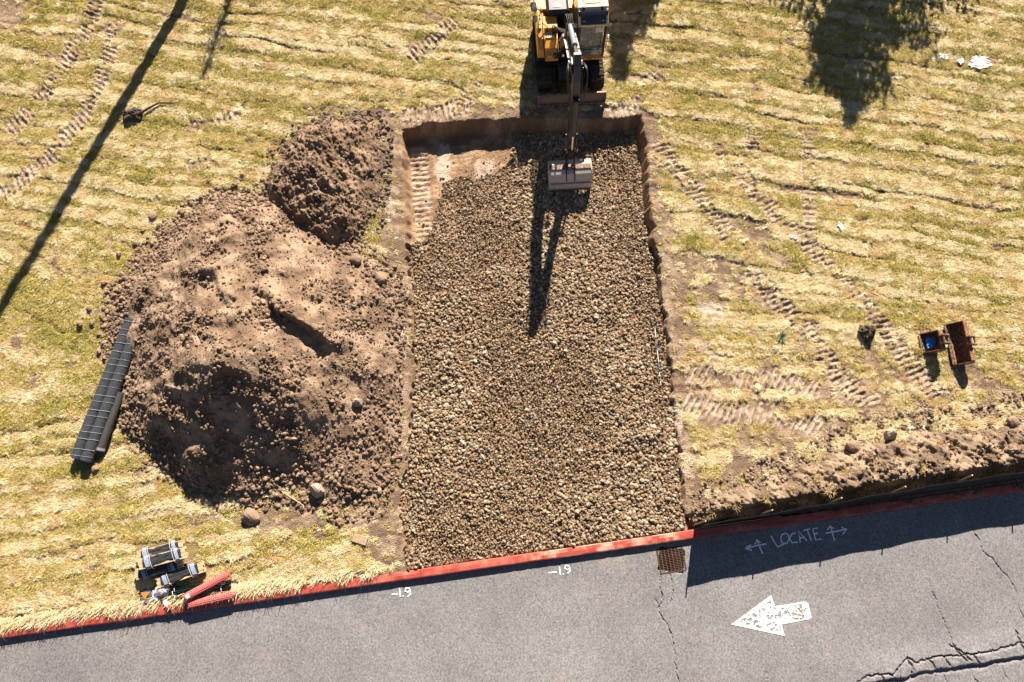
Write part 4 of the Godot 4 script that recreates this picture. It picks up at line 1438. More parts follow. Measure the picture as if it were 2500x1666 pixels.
func build_objects() -> void:
	# bundles and packets on the grass by the kerb
	fence_bundle("bundle of silt fence stakes in black fabric, rearmost of the stack", Vector3(-10.94, 0.15, 0.90), Vector3(-9.62, 0.15, 0.58), 1)
	fence_bundle("topmost bundle of silt fence with pale stake ends, lying on the others", Vector3(-10.74, 0.37, 1.12), Vector3(-9.42, 0.37, 0.78), 2)
	fence_bundle("bundle of silt fence under the topmost one, nearest the long wrapped pipes", Vector3(-10.92, 0.15, 1.42), Vector3(-9.62, 0.15, 1.07), 3)
	fence_bundle("bundle of silt fence lying right of the stack beside the red rolls", Vector3(-10.26, 0.15, 1.64), Vector3(-8.98, 0.15, 1.19), 4)
	post_bundle("dark green steel posts, rear bundle of the three under the red rolls", Vector3(-9.93, 0.05, 1.84), Vector3(-8.5, 0.05, 1.64), 5)
	post_bundle("dark green steel posts, middle bundle passing under the upper red roll", Vector3(-9.96, 0.05, 1.97), Vector3(-8.19, 0.07, 1.62), 6)
	post_bundle("dark green steel posts, front bundle between the two red rolls", Vector3(-9.88, 0.05, 2.09), Vector3(-8.17, 0.07, 1.78), 7)
	mesh_roll("red plastic mesh roll with a white sticker lying across the posts", Vector3(-9.42, 0.20, 2.05), Vector3(-8.2, 0.20, 1.39), 0.105, 0.8, true)
	mesh_roll("flattened red plastic mesh roll lying along the kerb grass", Vector3(-9.34, 0.10, 2.24), Vector3(-8.02, 0.10, 1.95), 0.105, 0.75, false)
	var sack := thing("tie_sack", "clear plastic sack of fence ties between the bundles and posts", "sack", Vector3(-10.14, 0.1, 1.84), 0.2)
	part(sack, "contents", crumple(5, Vector3(0.32, 0.16, 0.22), 0.5), M.red_pale)
	part(sack, "film", crumple(6, Vector3(0.42, 0.2, 0.30), 0.35, 14), M.clear_film)
	for e in [[Vector3(-0.21, 0, 0), Vector3(0, 0.12, 0), Vector3(0.21, 0, 0)], [Vector3(0, -0.02, -0.15), Vector3(0.01, 0.12, 0), Vector3(0, -0.02, 0.15)]]:
		var tw := MB.new()
		tw.tube(e, 0.007, 5)
		part(sack, "twine", tw, M.white)
	var pk := thing("folded_packet", "dark plastic packet with an orange triangle lying by the kerb grass", "packet", Vector3(-10.6, 0.04, 2.06), 0.06)
	var pb := crumple(9, Vector3(0.36, 0.10, 0.44), 0.25)
	part(pk, "bag", pb, M.navy_film)
	var tr := MB.new()
	tr.extrude([Vector2(-0.13, -0.16), Vector2(0.13, -0.16), Vector2(0.0, 0.04)], 0.006, Transform3D(Basis(Vector3(1, 0, 0), PI / 2 + 0.1), Vector3(0, 0.066, 0)))
	part(pk, "orange_triangle", tr, M.orange)
	single("crumpled_film", "crumpled bluish plastic film beside the packet with the triangle", "plastic film", crumple(12, Vector3(0.16, 0.12, 0.34), 0.7, 12), M.film, Vector3(-10.33, 0.04, 2.03), 0.4)
	var p2 := thing("red_packet", "small red and white packet against the ends of the steel posts", "packet", Vector3(-9.95, 0.05, 2.24), -0.6)
	part(p2, "bag", crumple(15, Vector3(0.32, 0.1, 0.16), 0.3), M.white)
	var rb := MB.new()
	rb.bx(Vector3(0.04, 0.02, -0.07), Vector3(0.15, 0.065, 0.07), 0.02)
	part(p2, "red_label", rb, M.red_mesh)
	# wrapped pipes beside the mound
	var pipes := thing("wrapped_pipe_bundle", "long pair of pipes wrapped in shiny black plastic beside the mound", "pipe bundle")
	var len := along(pipes, Vector3(-13.02, 0.21, -1.9), Vector3(-11.93, 0.30, -6.25))
	for s in [-1.0, 1.0]:
		var tb := MB.new()
		var pts := []
		var rr := []
		for i in 40:
			var x := lerpf(-len / 2, len / 2, i / 39.0)
			pts.append(Vector3(x, 0.01 * n_mid.get_noise_2d(x * 2.0, s), s * 0.165))
			rr.append(0.178 + 0.01 * n_hi.get_noise_2d(x * 1.5, s * 3.0))
		tb.tube(pts, rr, 22)
		var pipe := part(pipes, "wrapped_pipe", tb, M.black_film)
		var rim := MB.new()
		rim.tube([Vector3(-len / 2 - 0.03, 0, s * 0.165), Vector3(-len / 2 + 0.02, 0, s * 0.165)], 0.12, 18)
		part(pipe, "blue_end", rim, M.blue)
	var web := MB.new()
	web.bx(Vector3(-len / 2 + 0.01, -0.06, -0.10), Vector3(len / 2 - 0.01, 0.045, 0.10), 0.03)
	part(pipes, "film_web", web, M.black_film)
	for i in 19:
		var st := MB.new()
		var x := lerpf(-len / 2 + 0.1, len / 2 - 0.1, i / 18.0) + rng.randf_range(-0.05, 0.05)
		var loop := []
		for q in 31:
			# over one pipe, down into the valley and over the other
			var zz := lerpf(-0.34, 0.34, q / 30.0)
			var near := absf(zz) - 0.165
			loop.append(Vector3(x + 0.12 * zz + rng.randf_range(-0.004, 0.004), maxf(0.055, sqrt(maxf(0.0, 0.187 * 0.187 - near * near))), zz))
		st.tube(loop, rng.randf_range(0.003, 0.006), 5, false)
		part(pipes, "strap", st, M.strap)
	var small := thing("dark_tube", "shorter dusty black tube with taped end beside the wrapped pipes", "tube")
	var l2 := along(small, Vector3(-12.53, 0.14, -2.15), Vector3(-12.12, 0.2, -3.95))
	var tb2 := MB.new()
	tb2.tube([Vector3(-l2 / 2, 0, 0), Vector3(-l2 / 6, 0.008, 0), Vector3(l2 / 6, 0, 0.005), Vector3(l2 / 2, 0, 0)], 0.12, 18)
	part(small, "tube", tb2, M.dusty_black)
	var tape := MB.new()
	tape.tube([Vector3(-l2 / 2 + 0.02, 0, 0), Vector3(-l2 / 2 + 0.1, 0, 0)], 0.123, 18, false)
	part(small, "tape", tape, M.foil)
	# spare buckets and the sling inside one
	digging_bucket("small_bucket", "narrow rusty digging bucket with a blue sling inside", Vector3(12.98, ground_at(13.2, -5.55) + 0.01, -5.55), 0.03, 0.64, 0.72, 4)
	digging_bucket("wide_bucket", "wide rusty trenching bucket with a bolted pale cutting edge", Vector3(13.86, ground_at(14.1, -5.5) + 0.01, -5.50), 0.05, 1.34, 0.66, 8)
	var sling := MB.new()
	var pts := []
	for i in 90:
		var a := i * 0.75
		pts.append(Vector3(0.11 * sin(a) + 0.09 * n_mid.get_noise_1d(i * 0.9), 0.05 + 0.10 * absf(n_mid.get_noise_1d(i * 0.5 + 40.0)) + 0.05, 0.13 * cos(a * 0.83) + 0.10 * n_mid.get_noise_1d(i * 0.7 + 80.0)))
	sling.tube(pts, 0.022, 6)
	single("lifting_sling", "tangled bright blue lifting sling heaped in the small bucket", "sling", sling, M.blue, Vector3(13.26, ground_at(13.2, -5.55) + 0.03, -5.55))
	# stones and clods on the grass
	for e in [["boulder", "large brown boulder in front of the dirt mound", "boulder", -7.79, -0.22, 0.5, 0, ""], ["pale_rock", "pale pointed rock at the foot of the dirt mound", "rock", -5.83, -1.0, 0.50, 1, ""], ["rock", "round brown clod lying below the end of the wrapped pipes", "clod", -12.65, -1.62, 0.24, 2, ""],
		["rock", "dark clod lying alone on the grass above the dirt mound", "clod", -12.02, -9.96, 0.30, 3, ""], ["rock", "dark boulder between the topsoil heap and the pit", "boulder", -4.25, -7.7, 0.42, 0, ""], ["rock", "rounded rock on the mound slope facing the pit", "rock", -4.7, -3.6, 0.34, 1, ""],
		["rock", "dark rock half sunk at the upper edge of the spoil ridge", "rock", 10.41, -2.3, 0.42, 2, ""], ["rock", "pale dusty rock on the spoil ridge left of the torn turf", "rock", 11.6, -2.7, 0.45, 1, ""], ["rock", "dark clod standing on the spoil ridge at the far right", "clod", 15.4, -3.05, 0.38, 3, ""], ["rock", "brown rock at the gap between the two soil heaps", "rock", -5.1, -8.35, 0.40, 2, ""]]:
		var y := maxf(ground_at(e[3], e[4]), maxf(mound_h(e[3], e[4]), maxf(berm_h(e[3], e[4]), topsoil_h(e[3], e[4]))))
		var o := single(e[0], e[1], e[2], M.boulder_meshes[e[6]], M.boulder_mats[1 if e[0] == "pale_rock" or e[6] == 1 else 0], Vector3(e[3], y + e[5] * 0.22, e[4]), rng.randf() * TAU, e[7])
		o.scale = Vector3.ONE * e[5]
	for p in [[-13.63, -6.7], [-13.49, -6.24], [-13.85, -6.2], [-13.3, -7.6], [-12.95, -8.6], [-12.3, -9.5], [-8.9, -10.95], [-9.4, -11.1], [-10.2, -10.9], [-9.9, -11.35], [-8.0, -10.8], [-12.5, -9.0], [-13.1, -5.3], [-9.2, -11.5], [-10.3, -11.25]]:
		var s := rng.randf_range(0.13, 0.24)
		var o := single("loose_clod", "small brown clod lying loose on the grass around the dirt mound", "clod", M.clod_meshes[rng.randi() % 4], M.clod_mats[rng.randi() % 2], Vector3(p[0], ground_at(p[0], p[1]) + s * 0.25, p[1]), rng.randf() * TAU, "loose clods around the dirt mound")
		o.scale = Vector3.ONE * s
	var board := MB.new()
	board.bx(Vector3(-0.22, -0.03, -0.12), Vector3(0.22, 0.03, 0.12), 0.006)
	single("wood_block", "short weathered wooden block lying beside the gravel", "wood block", board, M.wood_grey, Vector3(-4.49, ground_at(-4.49, 0.43) + 0.06, 0.43), -0.3)
	# stump of a root and its branch
	var root := thing("root_stump", "dark torn root stump with a thin branch on the upper left grass", "root stump", Vector3(-13.25, ground_at(-13.25, -13.8) + 0.06, -13.8), 0.2)
	part(root, "stump", crumple(21, Vector3(0.62, 0.36, 0.44), 0.6), M.dark_wood)
	var br := MB.new()
	br.tube([Vector3(0.2, 0.05, 0.05), Vector3(0.55, 0.06, -0.12), Vector3(0.95, 0.05, -0.28), Vector3(1.4, 0.03, -0.2), Vector3(1.6, 0.02, -0.15)], [0.045, 0.04, 0.03, 0.02, 0.01], 7)
	part(root, "branch", br, M.dark_wood)
	var lump := thing("turf_lump", "upturned dark turf lump at the head of a bare rut near the buckets", "turf lump", Vector3(11.33, ground_at(11.33, -5.9) + 0.08, -5.95), 0.0)
	part(lump, "soil", crumple(25, Vector3(0.5, 0.42, 0.42), 0.6), M.dark_soil)
	var lg := MB.new()
	for i in 60:
		var kk := rng.randf_range(0.6, 1.1)
		lg.tint = Color(0.3 * kk, 0.26 * kk, 0.1 * kk)
		blade(lg, Vector3(rng.randf_range(-0.2, 0.2), 0.1, rng.randf_range(-0.15, 0.2)), rng.randf() * TAU, rng.randf_range(0.1, 1.0), rng.randf_range(0.08, 0.22), 0.014, 0.3)
	part(lump, "grass_blades", lg, M.grass)
	# litter
	var lit := ["torn white plastic sheet, largest of the litter on the upper right grass", "small white plastic scrap left of the torn sheet", "tiny white plastic scrap furthest left of the torn sheet", "white paper scrap on the bare spot right of the pit", "flat white scrap on the straw above the crawler tracks"]
	var lp := [[16.72, -15.95, 0.75, 0.45], [16.05, -16.0, 0.25, 0.2], [15.5, -16.2, 0.2, 0.3], [10.95, -9.6, 0.3, 0.18], [9.33, -9.22, 0.3, 0.14]]
	for i in 5:
		var mb := MB.new()
		var n := 8
		var pts2 := []
		for a in n + 1:
			var row := []
			for b in n + 1:
				var u := a / float(n) - 0.5
				var w := b / float(n) - 0.5
				row.append(Vector3(u * lp[i][2] * (1.0 + 0.5 * n_mid.get_noise_2d(i * 9.0, w * 5.0)), 0.03 + 0.045 * n_mid.get_noise_2d(u * 6.0 + i * 7.0, w * 6.0), w * lp[i][3] * (1.0 + 0.6 * n_mid.get_noise_2d(i * 5.0 + 50.0, u * 5.0))))
			pts2.append(row)
		for a in n:
			for b in n:
				mb.quad(pts2[a][b], pts2[a + 1][b], pts2[a + 1][b + 1], pts2[a][b + 1], Vector3.UP)
		single("plastic_scrap", lit[i], "litter", mb, M.white, Vector3(lp[i][0], ground_at(lp[i][0], lp[i][1]) + 0.03, lp[i][1]), i * 0.7)
	# a spiky weed
	var weed := MB.new()
	for i in 34:
		var kk := rng.randf_range(0.8, 1.2)
		weed.tint = Color(0.17 * kk, 0.23 * kk, 0.13 * kk)
		blade(weed, Vector3(0, 0.03, 0), TAU * i / 34.0 * 5.0, rng.randf_range(0.25, 1.2), rng.randf_range(0.2, 0.34), 0.03, 0.2)
	single("spiky_weed", "grey-green spiky weed standing alone right of the pit", "weed", weed, M.grass, Vector3(8.6, ground_at(8.6, -5.76), -5.76))
	var pole := thing("marker_pole", "thin white and blue marker pole lying on the right edge of the gravel", "marker pole")
	var pl := along(pole, Vector3(4.70, -0.15, -4.3), Vector3(4.62, -0.13, -6.1))
	for i in 5:
		var s := MB.new()
		s.cyl(Vector3(-pl / 2 + pl * i / 5.0, 0, 0), Vector3(-pl / 2 + pl * (i + 1) / 5.0, 0, 0), 0.012, 8)
		part(pole, "section", s, M.white if i % 2 == 0 else M.spray_blue)
	var stick := MB.new()
	stick.tube([Vector3(-0.4, 0.03, -0.22), Vector3(0.0, 0.05, 0.02), Vector3(0.3, 0.04, 0.2), Vector3(0.34, 0.05, 0.3)], [0.01, 0.016, 0.012, 0.008], 6)
	single("dry_stick", "pale dry stick lying on the dirt in front of the mound", "stick", stick, M.wood, Vector3(-6.55, maxf(ground_at(-6.55, -0.7), mound_h(-6.55, -0.7)) + 0.04, -0.75))

# ---------------------------------------------------------------- excavator
# own z points forward over the pit, own x to the cab side

func side_frame(x: float) -> Transform3D:
	# draws (z, y) outlines as upright plates standing across x
	return Transform3D(Basis(Vector3(0, 0, 1), Vector3(0, 1, 0), Vector3(-1, 0, 0)), Vector3(x, 0, 0))


func crawler_track(ex: Node3D, s: float) -> void:
	var t := node("track", ex)
	t.position.x = s * 0.91
	var sh := MB.new()
	sh.bx(Vector3(-0.235, -0.012, -0.07), Vector3(0.235, 0.022, 0.07), 0.006)
	sh.bx(Vector3(-0.23, 0.0225, -0.022), Vector3(0.23, 0.042, 0.012), 0.006)
	var shm := sh.mesh()
	var r := 0.31
	var half := 1.12
	var per := 4.0 * half + TAU * r
	var n := 44
	for i in n:
		var d := per * i / n
		var o := MeshInstance3D.new()
		var p := Vector3.ZERO
		var rot := 0.0
		if d < 2 * half:
			p = Vector3(0, 2 * r + 0.02, -half + d)
		elif d < 2 * half + PI * r:
			var a := (d - 2 * half) / r
			p = Vector3(0, r + 0.02 + r * cos(a), half + r * sin(a))
			rot = a
		elif d < 4 * half + PI * r:
			p = Vector3(0, 0.02, half - (d - 2 * half - PI * r))
			rot = PI
		else:
			var a := (d - 4 * half - PI * r) / r
			p = Vector3(0, r + 0.02 - r * cos(a), -half - r * sin(a))
			rot = PI + a
		o.name = "track_shoe"
		o.mesh = shm
		o.material_override = M.track_pads[(i * 7) % 3]
		o.transform = Transform3D(Basis(Vector3.RIGHT, rot), p)
		t.add_child(o, true)
	var f := MB.new()
	f.bx(Vector3(-0.12, 0.16, -half), Vector3(0.12, 0.46, half), 0.04)
	part(t, "track_frame", f, M.dark_steel)
	for z in [-half, half]:
		var w := MB.new()
		w.cyl(Vector3(-0.13, r + 0.02, z), Vector3(0.13, r + 0.02, z), r - 0.05, 24)
		part(t, "drive_wheel" if z < 0 else "idler_wheel", w, M.dark_steel)


func hose(ex: Node3D, pts: Array, r := 0.018) -> void:
	var c := Curve3D.new()
	for i in pts.size():
		var tan: Vector3 = (pts[mini(i + 1, pts.size() - 1)] - pts[maxi(i - 1, 0)]) * 0.2
		c.add_point(pts[i], -tan, tan)
	var mb := MB.new()
	var n := 6 * pts.size()
	var line := []
	for i in n + 1:
		line.append(c.sample_baked(c.get_baked_length() * i / n))
	mb.tube(line, r, 7)
	part(ex, "hydraulic_hose", mb, M.hose)


func ram(ex: Node3D, called: String, a: Vector3, b: Vector3, split: float, r: float, m: Material) -> void:
	var t := node(called, ex)
	var d := (b - a).normalized()
	var mid := a.lerp(b, split)
	var mb := MB.new()
	mb.cyl(a, mid, r, 18)
	mb.cyl(mid - d * 0.06, mid + d * 0.015, r * 1.16, 18)
	part(t, "barrel", mb, m)
	var rod := MB.new()
	rod.cyl(mid + d * 0.016, b, r * 0.52, 14)
	part(t, "rod", rod, M.chrome)
	for p in [a, b]:
		var e := MB.new()
		e.cyl(p - Vector3(r * 1.3, 0, 0), p + Vector3(r * 1.3, 0, 0), r * 0.95, 14)
		part(t, "eye", e, M.dark_steel)


func rounded_rect(w: float, h: float, r: float) -> Array:
	var o := []
	for c in [[w / 2 - r, h / 2 - r, 0.0], [-w / 2 + r, h / 2 - r, PI / 2], [-w / 2 + r, -h / 2 + r, PI], [w / 2 - r, -h / 2 + r, 1.5 * PI]]:
		for k in 4:
			var a: float = c[2] + PI / 2 * k / 3.0
			o.append(Vector2(c[0] + r * cos(a), c[1] + r * sin(a)))
	return o


func build_excavator() -> void:
	var ex := thing("excavator", "orange-yellow crawler excavator reaching over the pit with a grading bucket", "excavator", Vector3(1.97, 0.02, -16.15), deg_to_rad(3.6))
	crawler_track(ex, -1.0)
	crawler_track(ex, 1.0)
	# undercarriage and blade
	var u := MB.new()
	u.bx(Vector3(-0.66, 0.28, -0.6), Vector3(0.66, 0.52, 0.6), 0.05)
	u.cyl(Vector3(0, 0.52, 0), Vector3(0, 0.88, 0), 0.5, 28)
	part(ex, "car_body", u, M.dark_steel)
	var cp := MB.new()
	cp.box(Transform3D(Basis(Vector3.RIGHT, 0.28), Vector3(0, 0.52, 0.92)), Vector3(0.86, 0.03, 0.62), 0.008)
	part(ex, "cover_plate", cp, M.blue_steel)
	for s in [-1.0, 1.0]:
		var arm := MB.new()
		arm.bar(Vector3(s * 0.42, 0.36, 0.55), Vector3(s * 0.46, 0.24, 1.72), 0.10, 0.16, 0.01)
		part(ex, "blade_arm", arm, M.dark_steel)
	ram(ex, "blade_cylinder", Vector3(0.0, 0.5, 0.75), Vector3(0.0, 0.32, 1.70), 0.6, 0.06, M.dark_steel)
	var bl := MB.new()
	var prof := []
	for i in 9:
		var k := i / 8.0
		prof.append(Vector2(1.86 - 0.07 * sin(k * PI) + 0.08 * (1.0 - k) - 0.03 * k, 0.03 + 0.46 * k))
	bl.plate(prof, 0.022, 2.30, side_frame(0))
	var bp := part(ex, "blade", bl, M.blade_rust)
	var edge := MB.new()
	edge.box(Transform3D(Basis(Vector3.RIGHT, -0.25), Vector3(0, 0.075, 1.965)), Vector3(2.30, 0.13, 0.022), 0.004)
	part(bp, "cutting_edge", edge, M.worn_steel)
	var rim := MB.new()
	rim.bx(Vector3(-1.15, 0.47, 1.775), Vector3(1.15, 0.515, 1.835), 0.008)
	part(bp, "top_rail", rim, M.worn_steel)
	for s in [-1.0, 1.0]:
		var sp := MB.new()
		sp.extrude([Vector2(1.70, 0.05), Vector2(1.98, 0.04), Vector2(1.84, 0.52), Vector2(1.72, 0.50)], 0.03, side_frame(s * 1.166))
		part(bp, "side_plate", sp, M.blade_rust)
	# upper structure
	var deck := MB.new()
	deck.bx(Vector3(-1.13, 0.86, -1.55), Vector3(1.10, 0.98, 0.70), 0.03)
	part(ex, "deck", deck, M.dark_steel)
	var cw := MB.new()
	var out := []
	for i in 15:
		var a := lerpf(PI, TAU, i / 14.0)
		out.append(Vector2(1.15 * cos(a), 1.0 * -sin(a)))
	out.append_array([Vector2(1.15, -0.35), Vector2(-1.15, -0.35)])
	cw.extrude(out, 0.75, Transform3D(Basis(Vector3(1, 0, 0), Vector3(0, 0, -1), Vector3(0, 1, 0)), Vector3(0, 1.37, -1.0)))
	part(ex, "counterweight", cw, M.orange_paint)
	var hood := MB.new()
	hood.bx(Vector3(-0.78, 1.0, -1.6), Vector3(-0.02, 1.86, -0.42), 0.09)
	part(ex, "engine_hood", hood, M.black_paint)
	var vent := MB.new()
	vent.bx(Vector3(-0.55, 1.862, -0.75), Vector3(-0.32, 1.872, -0.6), 0.004)
	part(ex, "hood_panel", vent, M.white)
	var hood2 := MB.new()
	hood2.bx(Vector3(0.0, 1.0, -1.6), Vector3(0.2, 1.6, -0.9), 0.05)
	part(ex, "rear_cover", hood2, M.black_paint)
	# side housing with a rounded outer shoulder
	var fen := MB.new()
	fen.extrude([Vector2(-1.5, 0.99), Vector2(0.55, 0.99), Vector2(0.72, 1.06), Vector2(0.80, 1.18), Vector2(0.66, 1.42), Vector2(0.42, 1.60), Vector2(0.05, 1.68), Vector2(-1.5, 1.68)], 0.24, side_frame(-1.02))
	part(ex, "side_housing", fen, M.orange_paint)
	var sh := MB.new()
	sh.cyl(Vector3(-1.06, 1.66, -1.45), Vector3(-1.06, 1.66, 0.08), 0.075, 16)
	part(ex, "shoulder_rail", sh, M.orange_paint)
	var box := MB.new()
	box.extrude([Vector2(-0.45, 0.99), Vector2(0.83, 0.99), Vector2(0.83, 1.10), Vector2(0.60, 1.36), Vector2(0.30, 1.46), Vector2(0.02, 1.47), Vector2(0.0, 1.62), Vector2(-0.45, 1.64)], 0.44, side_frame(-0.67))
	part(ex, "tool_box", box, M.orange_paint)
	var step := MB.new()
	step.bx(Vector3(-0.87, 1.472, 0.04), Vector3(-0.58, 1.49, 0.28), 0.004)
	var sp2 := part(ex, "step_plate", step, M.pale_metal)
	for i in 4:
		for j in 3:
			var h := MB.new()
			h.cyl(Vector3(-0.83 + i * 0.07, 1.4905, 0.08 + j * 0.075), Vector3(-0.83 + i * 0.07, 1.498, 0.08 + j * 0.075), 0.018, 8)
			part(sp2, "grip_stud", h, M.rust_dark)
	# decals and openings on the sloped front of the tool box
	var slope := Transform3D(Basis(Vector3.RIGHT, -0.847 + PI / 2), Vector3(-0.67, 1.23, 0.722))
	var q := atan2(0.26, 0.23)
	var sb := Basis(Vector3(1, 0, 0), Vector3(0, sin(q), -cos(q)), Vector3(0, cos(q), sin(q)))
	for e in [[-0.03, 0.08, 0.30, 0.012, "label_strip", M.decal_pale], [0.10, -0.02, 0.10, 0.09, "latch_recess", M.black_paint], [-0.09, -0.01, 0.16, 0.035, "blue_decal", M.decal_blue], [-0.05, -0.10, 0.13, 0.05, "warning_label", M.decal_pale], [-0.10, 0.055, 0.10, 0.02, "vent_slots", M.rust_dark], [0.04, -0.075, 0.05, 0.02, "small_latch", M.black_paint]]:
		var dmb := MB.new()
		dmb.box(Transform3D(sb, Vector3(-0.67 + e[0], 1.23 + e[1] * sin(q), 0.715 - e[1] * cos(q)) + sb.z * 0.006), Vector3(e[2], e[3], 0.008), 0.001)
		part(ex, e[4], dmb, e[5])
	var rail := MB.new()
	rail.tube([Vector3(-0.98, 1.66, -0.55), Vector3(-0.98, 2.0, -0.5), Vector3(-0.97, 2.02, -0.3), Vector3(-0.96, 1.75, 0.2), Vector3(-0.94, 1.5, 0.62), Vector3(-0.92, 1.25, 0.78), Vector3(-0.90, 1.08, 0.84)], 0.017, 8)
	rail.tube([Vector3(-0.97, 1.86, 0.0), Vector3(-0.80, 1.72, 0.05), Vector3(-0.78, 1.48, 0.06)], 0.015, 8)
	part(ex, "handrail", rail, M.hose)
	for e in [[Vector3(-1.22, 2.02, -0.52), 0.13, "black_mirror"], [Vector3(-1.2, 1.9, -0.15), 0.10, "mirror"]]:
		var st := MB.new()
		st.tube([Vector3(-0.98, 1.8, e[0].z - 0.05), e[0]], 0.011, 6)
		var sm := part(ex, "mirror_stalk", st, M.hose)
		var mi := MB.new()
		mi.extrude(rounded_rect(e[1] * 1.5, e[1] * 2.2, e[1] * 0.5), 0.05, Transform3D(Basis(Vector3.UP, 0.4) * Basis(Vector3.RIGHT, -0.5), e[0]))
		part(sm, "mirror_head", mi, M.black_paint)
		var gl := MB.new()
		gl.extrude(rounded_rect(e[1] * 1.2, e[1] * 1.8, e[1] * 0.4), 0.006, Transform3D(Basis(Vector3.UP, 0.4) * Basis(Vector3.RIGHT, -0.5), e[0] + Basis(Vector3.UP, 0.4) * Basis(Vector3.RIGHT, -0.5) * Vector3(0, 0, 0.03)))
		part(sm, "mirror_glass", gl, M.chrome)
	# cab
	var cab := node("cab", ex)
	var cx0 := 0.12
	var cx1 := 1.10
	var cm := (cx0 + cx1) / 2
	var fz := 0.82
	var base := MB.new()
	base.bx(Vector3(cx0, 0.985, -0.85), Vector3(cx1, 1.10, fz + 0.02), 0.02)
	part(cab, "cab_base", base, M.orange_paint)
	# front corner posts lean back towards the roof
	for x in [cx0 + 0.045, cx1 - 0.045]:
		var po := MB.new()
		po.bar(Vector3(x, 1.10, fz - 0.03), Vector3(x, 2.42, fz - 0.19), 0.075, 0.075, 0.015, Vector3.RIGHT)
		po.bar(Vector3(x, 2.40, fz - 0.19), Vector3(x, 2.70, fz - 0.5), 0.075, 0.075, 0.015, Vector3.RIGHT)
		part(cab, "corner_post", po, M.black_paint)
		var rp := MB.new()
		rp.bx(Vector3(x - 0.04, 1.10, -0.85), Vector3(x + 0.04, 2.66, -0.74), 0.015)
		rp.bx(Vector3(x - 0.04, 1.10, -0.05), Vector3(x + 0.04, 2.64, 0.04), 0.015)
		part(cab, "side_post", rp, M.black_paint)
	for x in [cx0 + 0.02, cx1 - 0.02]:
		var sg := MB.new()
		sg.bx(Vector3(x - 0.004, 1.55, -0.74), Vector3(x + 0.004, 2.62, 0.62), 0.001)
		part(cab, "side_window", sg, M.glass)
		var dp := MB.new()
		dp.bx(Vector3(x - 0.015, 1.10, -0.74), Vector3(x + 0.015, 1.549, 0.76), 0.006)
		part(cab, "door_panel", dp, M.orange_paint)
	var rear := MB.new()
	rear.bx(Vector3(cx0 + 0.08, 1.10, -0.84), Vector3(cx1 - 0.08, 2.62, -0.80), 0.004)
	part(cab, "rear_wall", rear, M.black_paint)
	var roof := MB.new()
	roof.bx(Vector3(cx0 - 0.01, 2.66, -0.9), Vector3(cx1 + 0.01, 2.76, 0.26), 0.03)
	roof.bar(Vector3(cx0 + 0.045, 2.71, 0.28), Vector3(cx0 + 0.045, 2.46, 0.66), 0.09, 0.04, 0.012)
	roof.bar(Vector3(cx1 - 0.045, 2.71, 0.28), Vector3(cx1 - 0.045, 2.46, 0.66), 0.09, 0.04, 0.012)
	roof.bx(Vector3(cx0 + 0.01, 2.40, 0.635), Vector3(cx1 - 0.01, 2.47, 0.70), 0.015)
	part(cab, "roof", roof, M.roof_paint)
	var sky := MB.new()
	var vis := []
	for i in 7:
		var k := i / 6.0
		vis.append(Vector2(0.25 + 0.42 * k, 2.745 - 0.06 * k - 0.20 * k * k))
	sky.plate(vis, 0.02, cx1 - cx0 - 0.17, side_frame(cm))
	part(cab, "roof_window", sky, M.skylight)
	for x in [cm - 0.3, cm + 0.3]:
		var c := MB.new()
		c.box(Transform3D(Basis(Vector3.RIGHT, 0.62), Vector3(x, 2.56, 0.60)), Vector3(0.07, 0.015, 0.03), 0.003)
		part(cab, "window_clip", c, M.pale_metal)
		var hn := MB.new()
		hn.bx(Vector3(x - 0.04, 2.758, 0.18), Vector3(x + 0.04, 2.785, 0.27), 0.006)
		part(cab, "roof_hinge", hn, M.black_paint)
	var hatch := MB.new()
	hatch.tube([Vector3(cx0 + 0.15, 2.775, -0.1), Vector3(cx0 + 0.25, 2.80, 0.02), Vector3(cm, 2.80, 0.06), Vector3(cx1 - 0.25, 2.80, 0.02), Vector3(cx1 - 0.15, 2.775, -0.1)], 0.012, 6)
	part(cab, "roof_handle", hatch, M.orange_paint)
	# windscreen in two panes
	var ux := cx1 - cx0 - 0.17
	var g1 := MB.new()
	g1.box(Transform3D(Basis(Vector3.RIGHT, -atan2(0.16, 1.32)), Vector3(cm, 1.90, fz - 0.128)), Vector3(ux, 1.0, 0.008), 0.001)
	part(cab, "windscreen", g1, M.glass)
	var g2 := MB.new()
	g2.box(Transform3D(Basis(Vector3.RIGHT, -atan2(0.16, 1.32)), Vector3(cm, 1.245, fz - 0.048)), Vector3(ux, 0.28, 0.008), 0.001)
	part(cab, "lower_windscreen", g2, M.glass)
	var mull := MB.new()
	mull.bx(Vector3(cx0 + 0.08, 1.385, fz - 0.09), Vector3(cx1 - 0.08, 1.405, fz - 0.05), 0.004)
	part(cab, "window_bar", mull, M.black_paint)
	for x in [cx0 + 0.088, cx1 - 0.088]:
		var tr := MB.new()
		tr.bar(Vector3(x, 1.40, fz - 0.06), Vector3(x, 2.39, fz - 0.18), 0.02, 0.03, 0.004, Vector3.RIGHT)
		part(cab, "window_seal", tr, M.hose)
	var wiper := MB.new()
	wiper.bar(Vector3(cm + 0.33, 1.45, fz - 0.055), Vector3(cm + 0.30, 2.0, fz - 0.12), 0.015, 0.012, 0.002, Vector3.RIGHT)
	part(cab, "wiper", wiper, M.hose)
	var lower := MB.new()
	lower.bx(Vector3(cx0 + 0.03, 0.99, fz + 0.021), Vector3(cx1 - 0.03, 1.085, fz + 0.05), 0.01)
	part(cab, "front_panel", lower, M.orange_paint)
	var em := MB.new()
	em.extrude(rounded_rect(0.15, 0.06, 0.025), 0.008, Transform3D(Basis(), Vector3(cm, 1.04, fz + 0.055)))
	part(cab, "emblem_plate", em, M.black_paint)
	var em2 := MB.new()
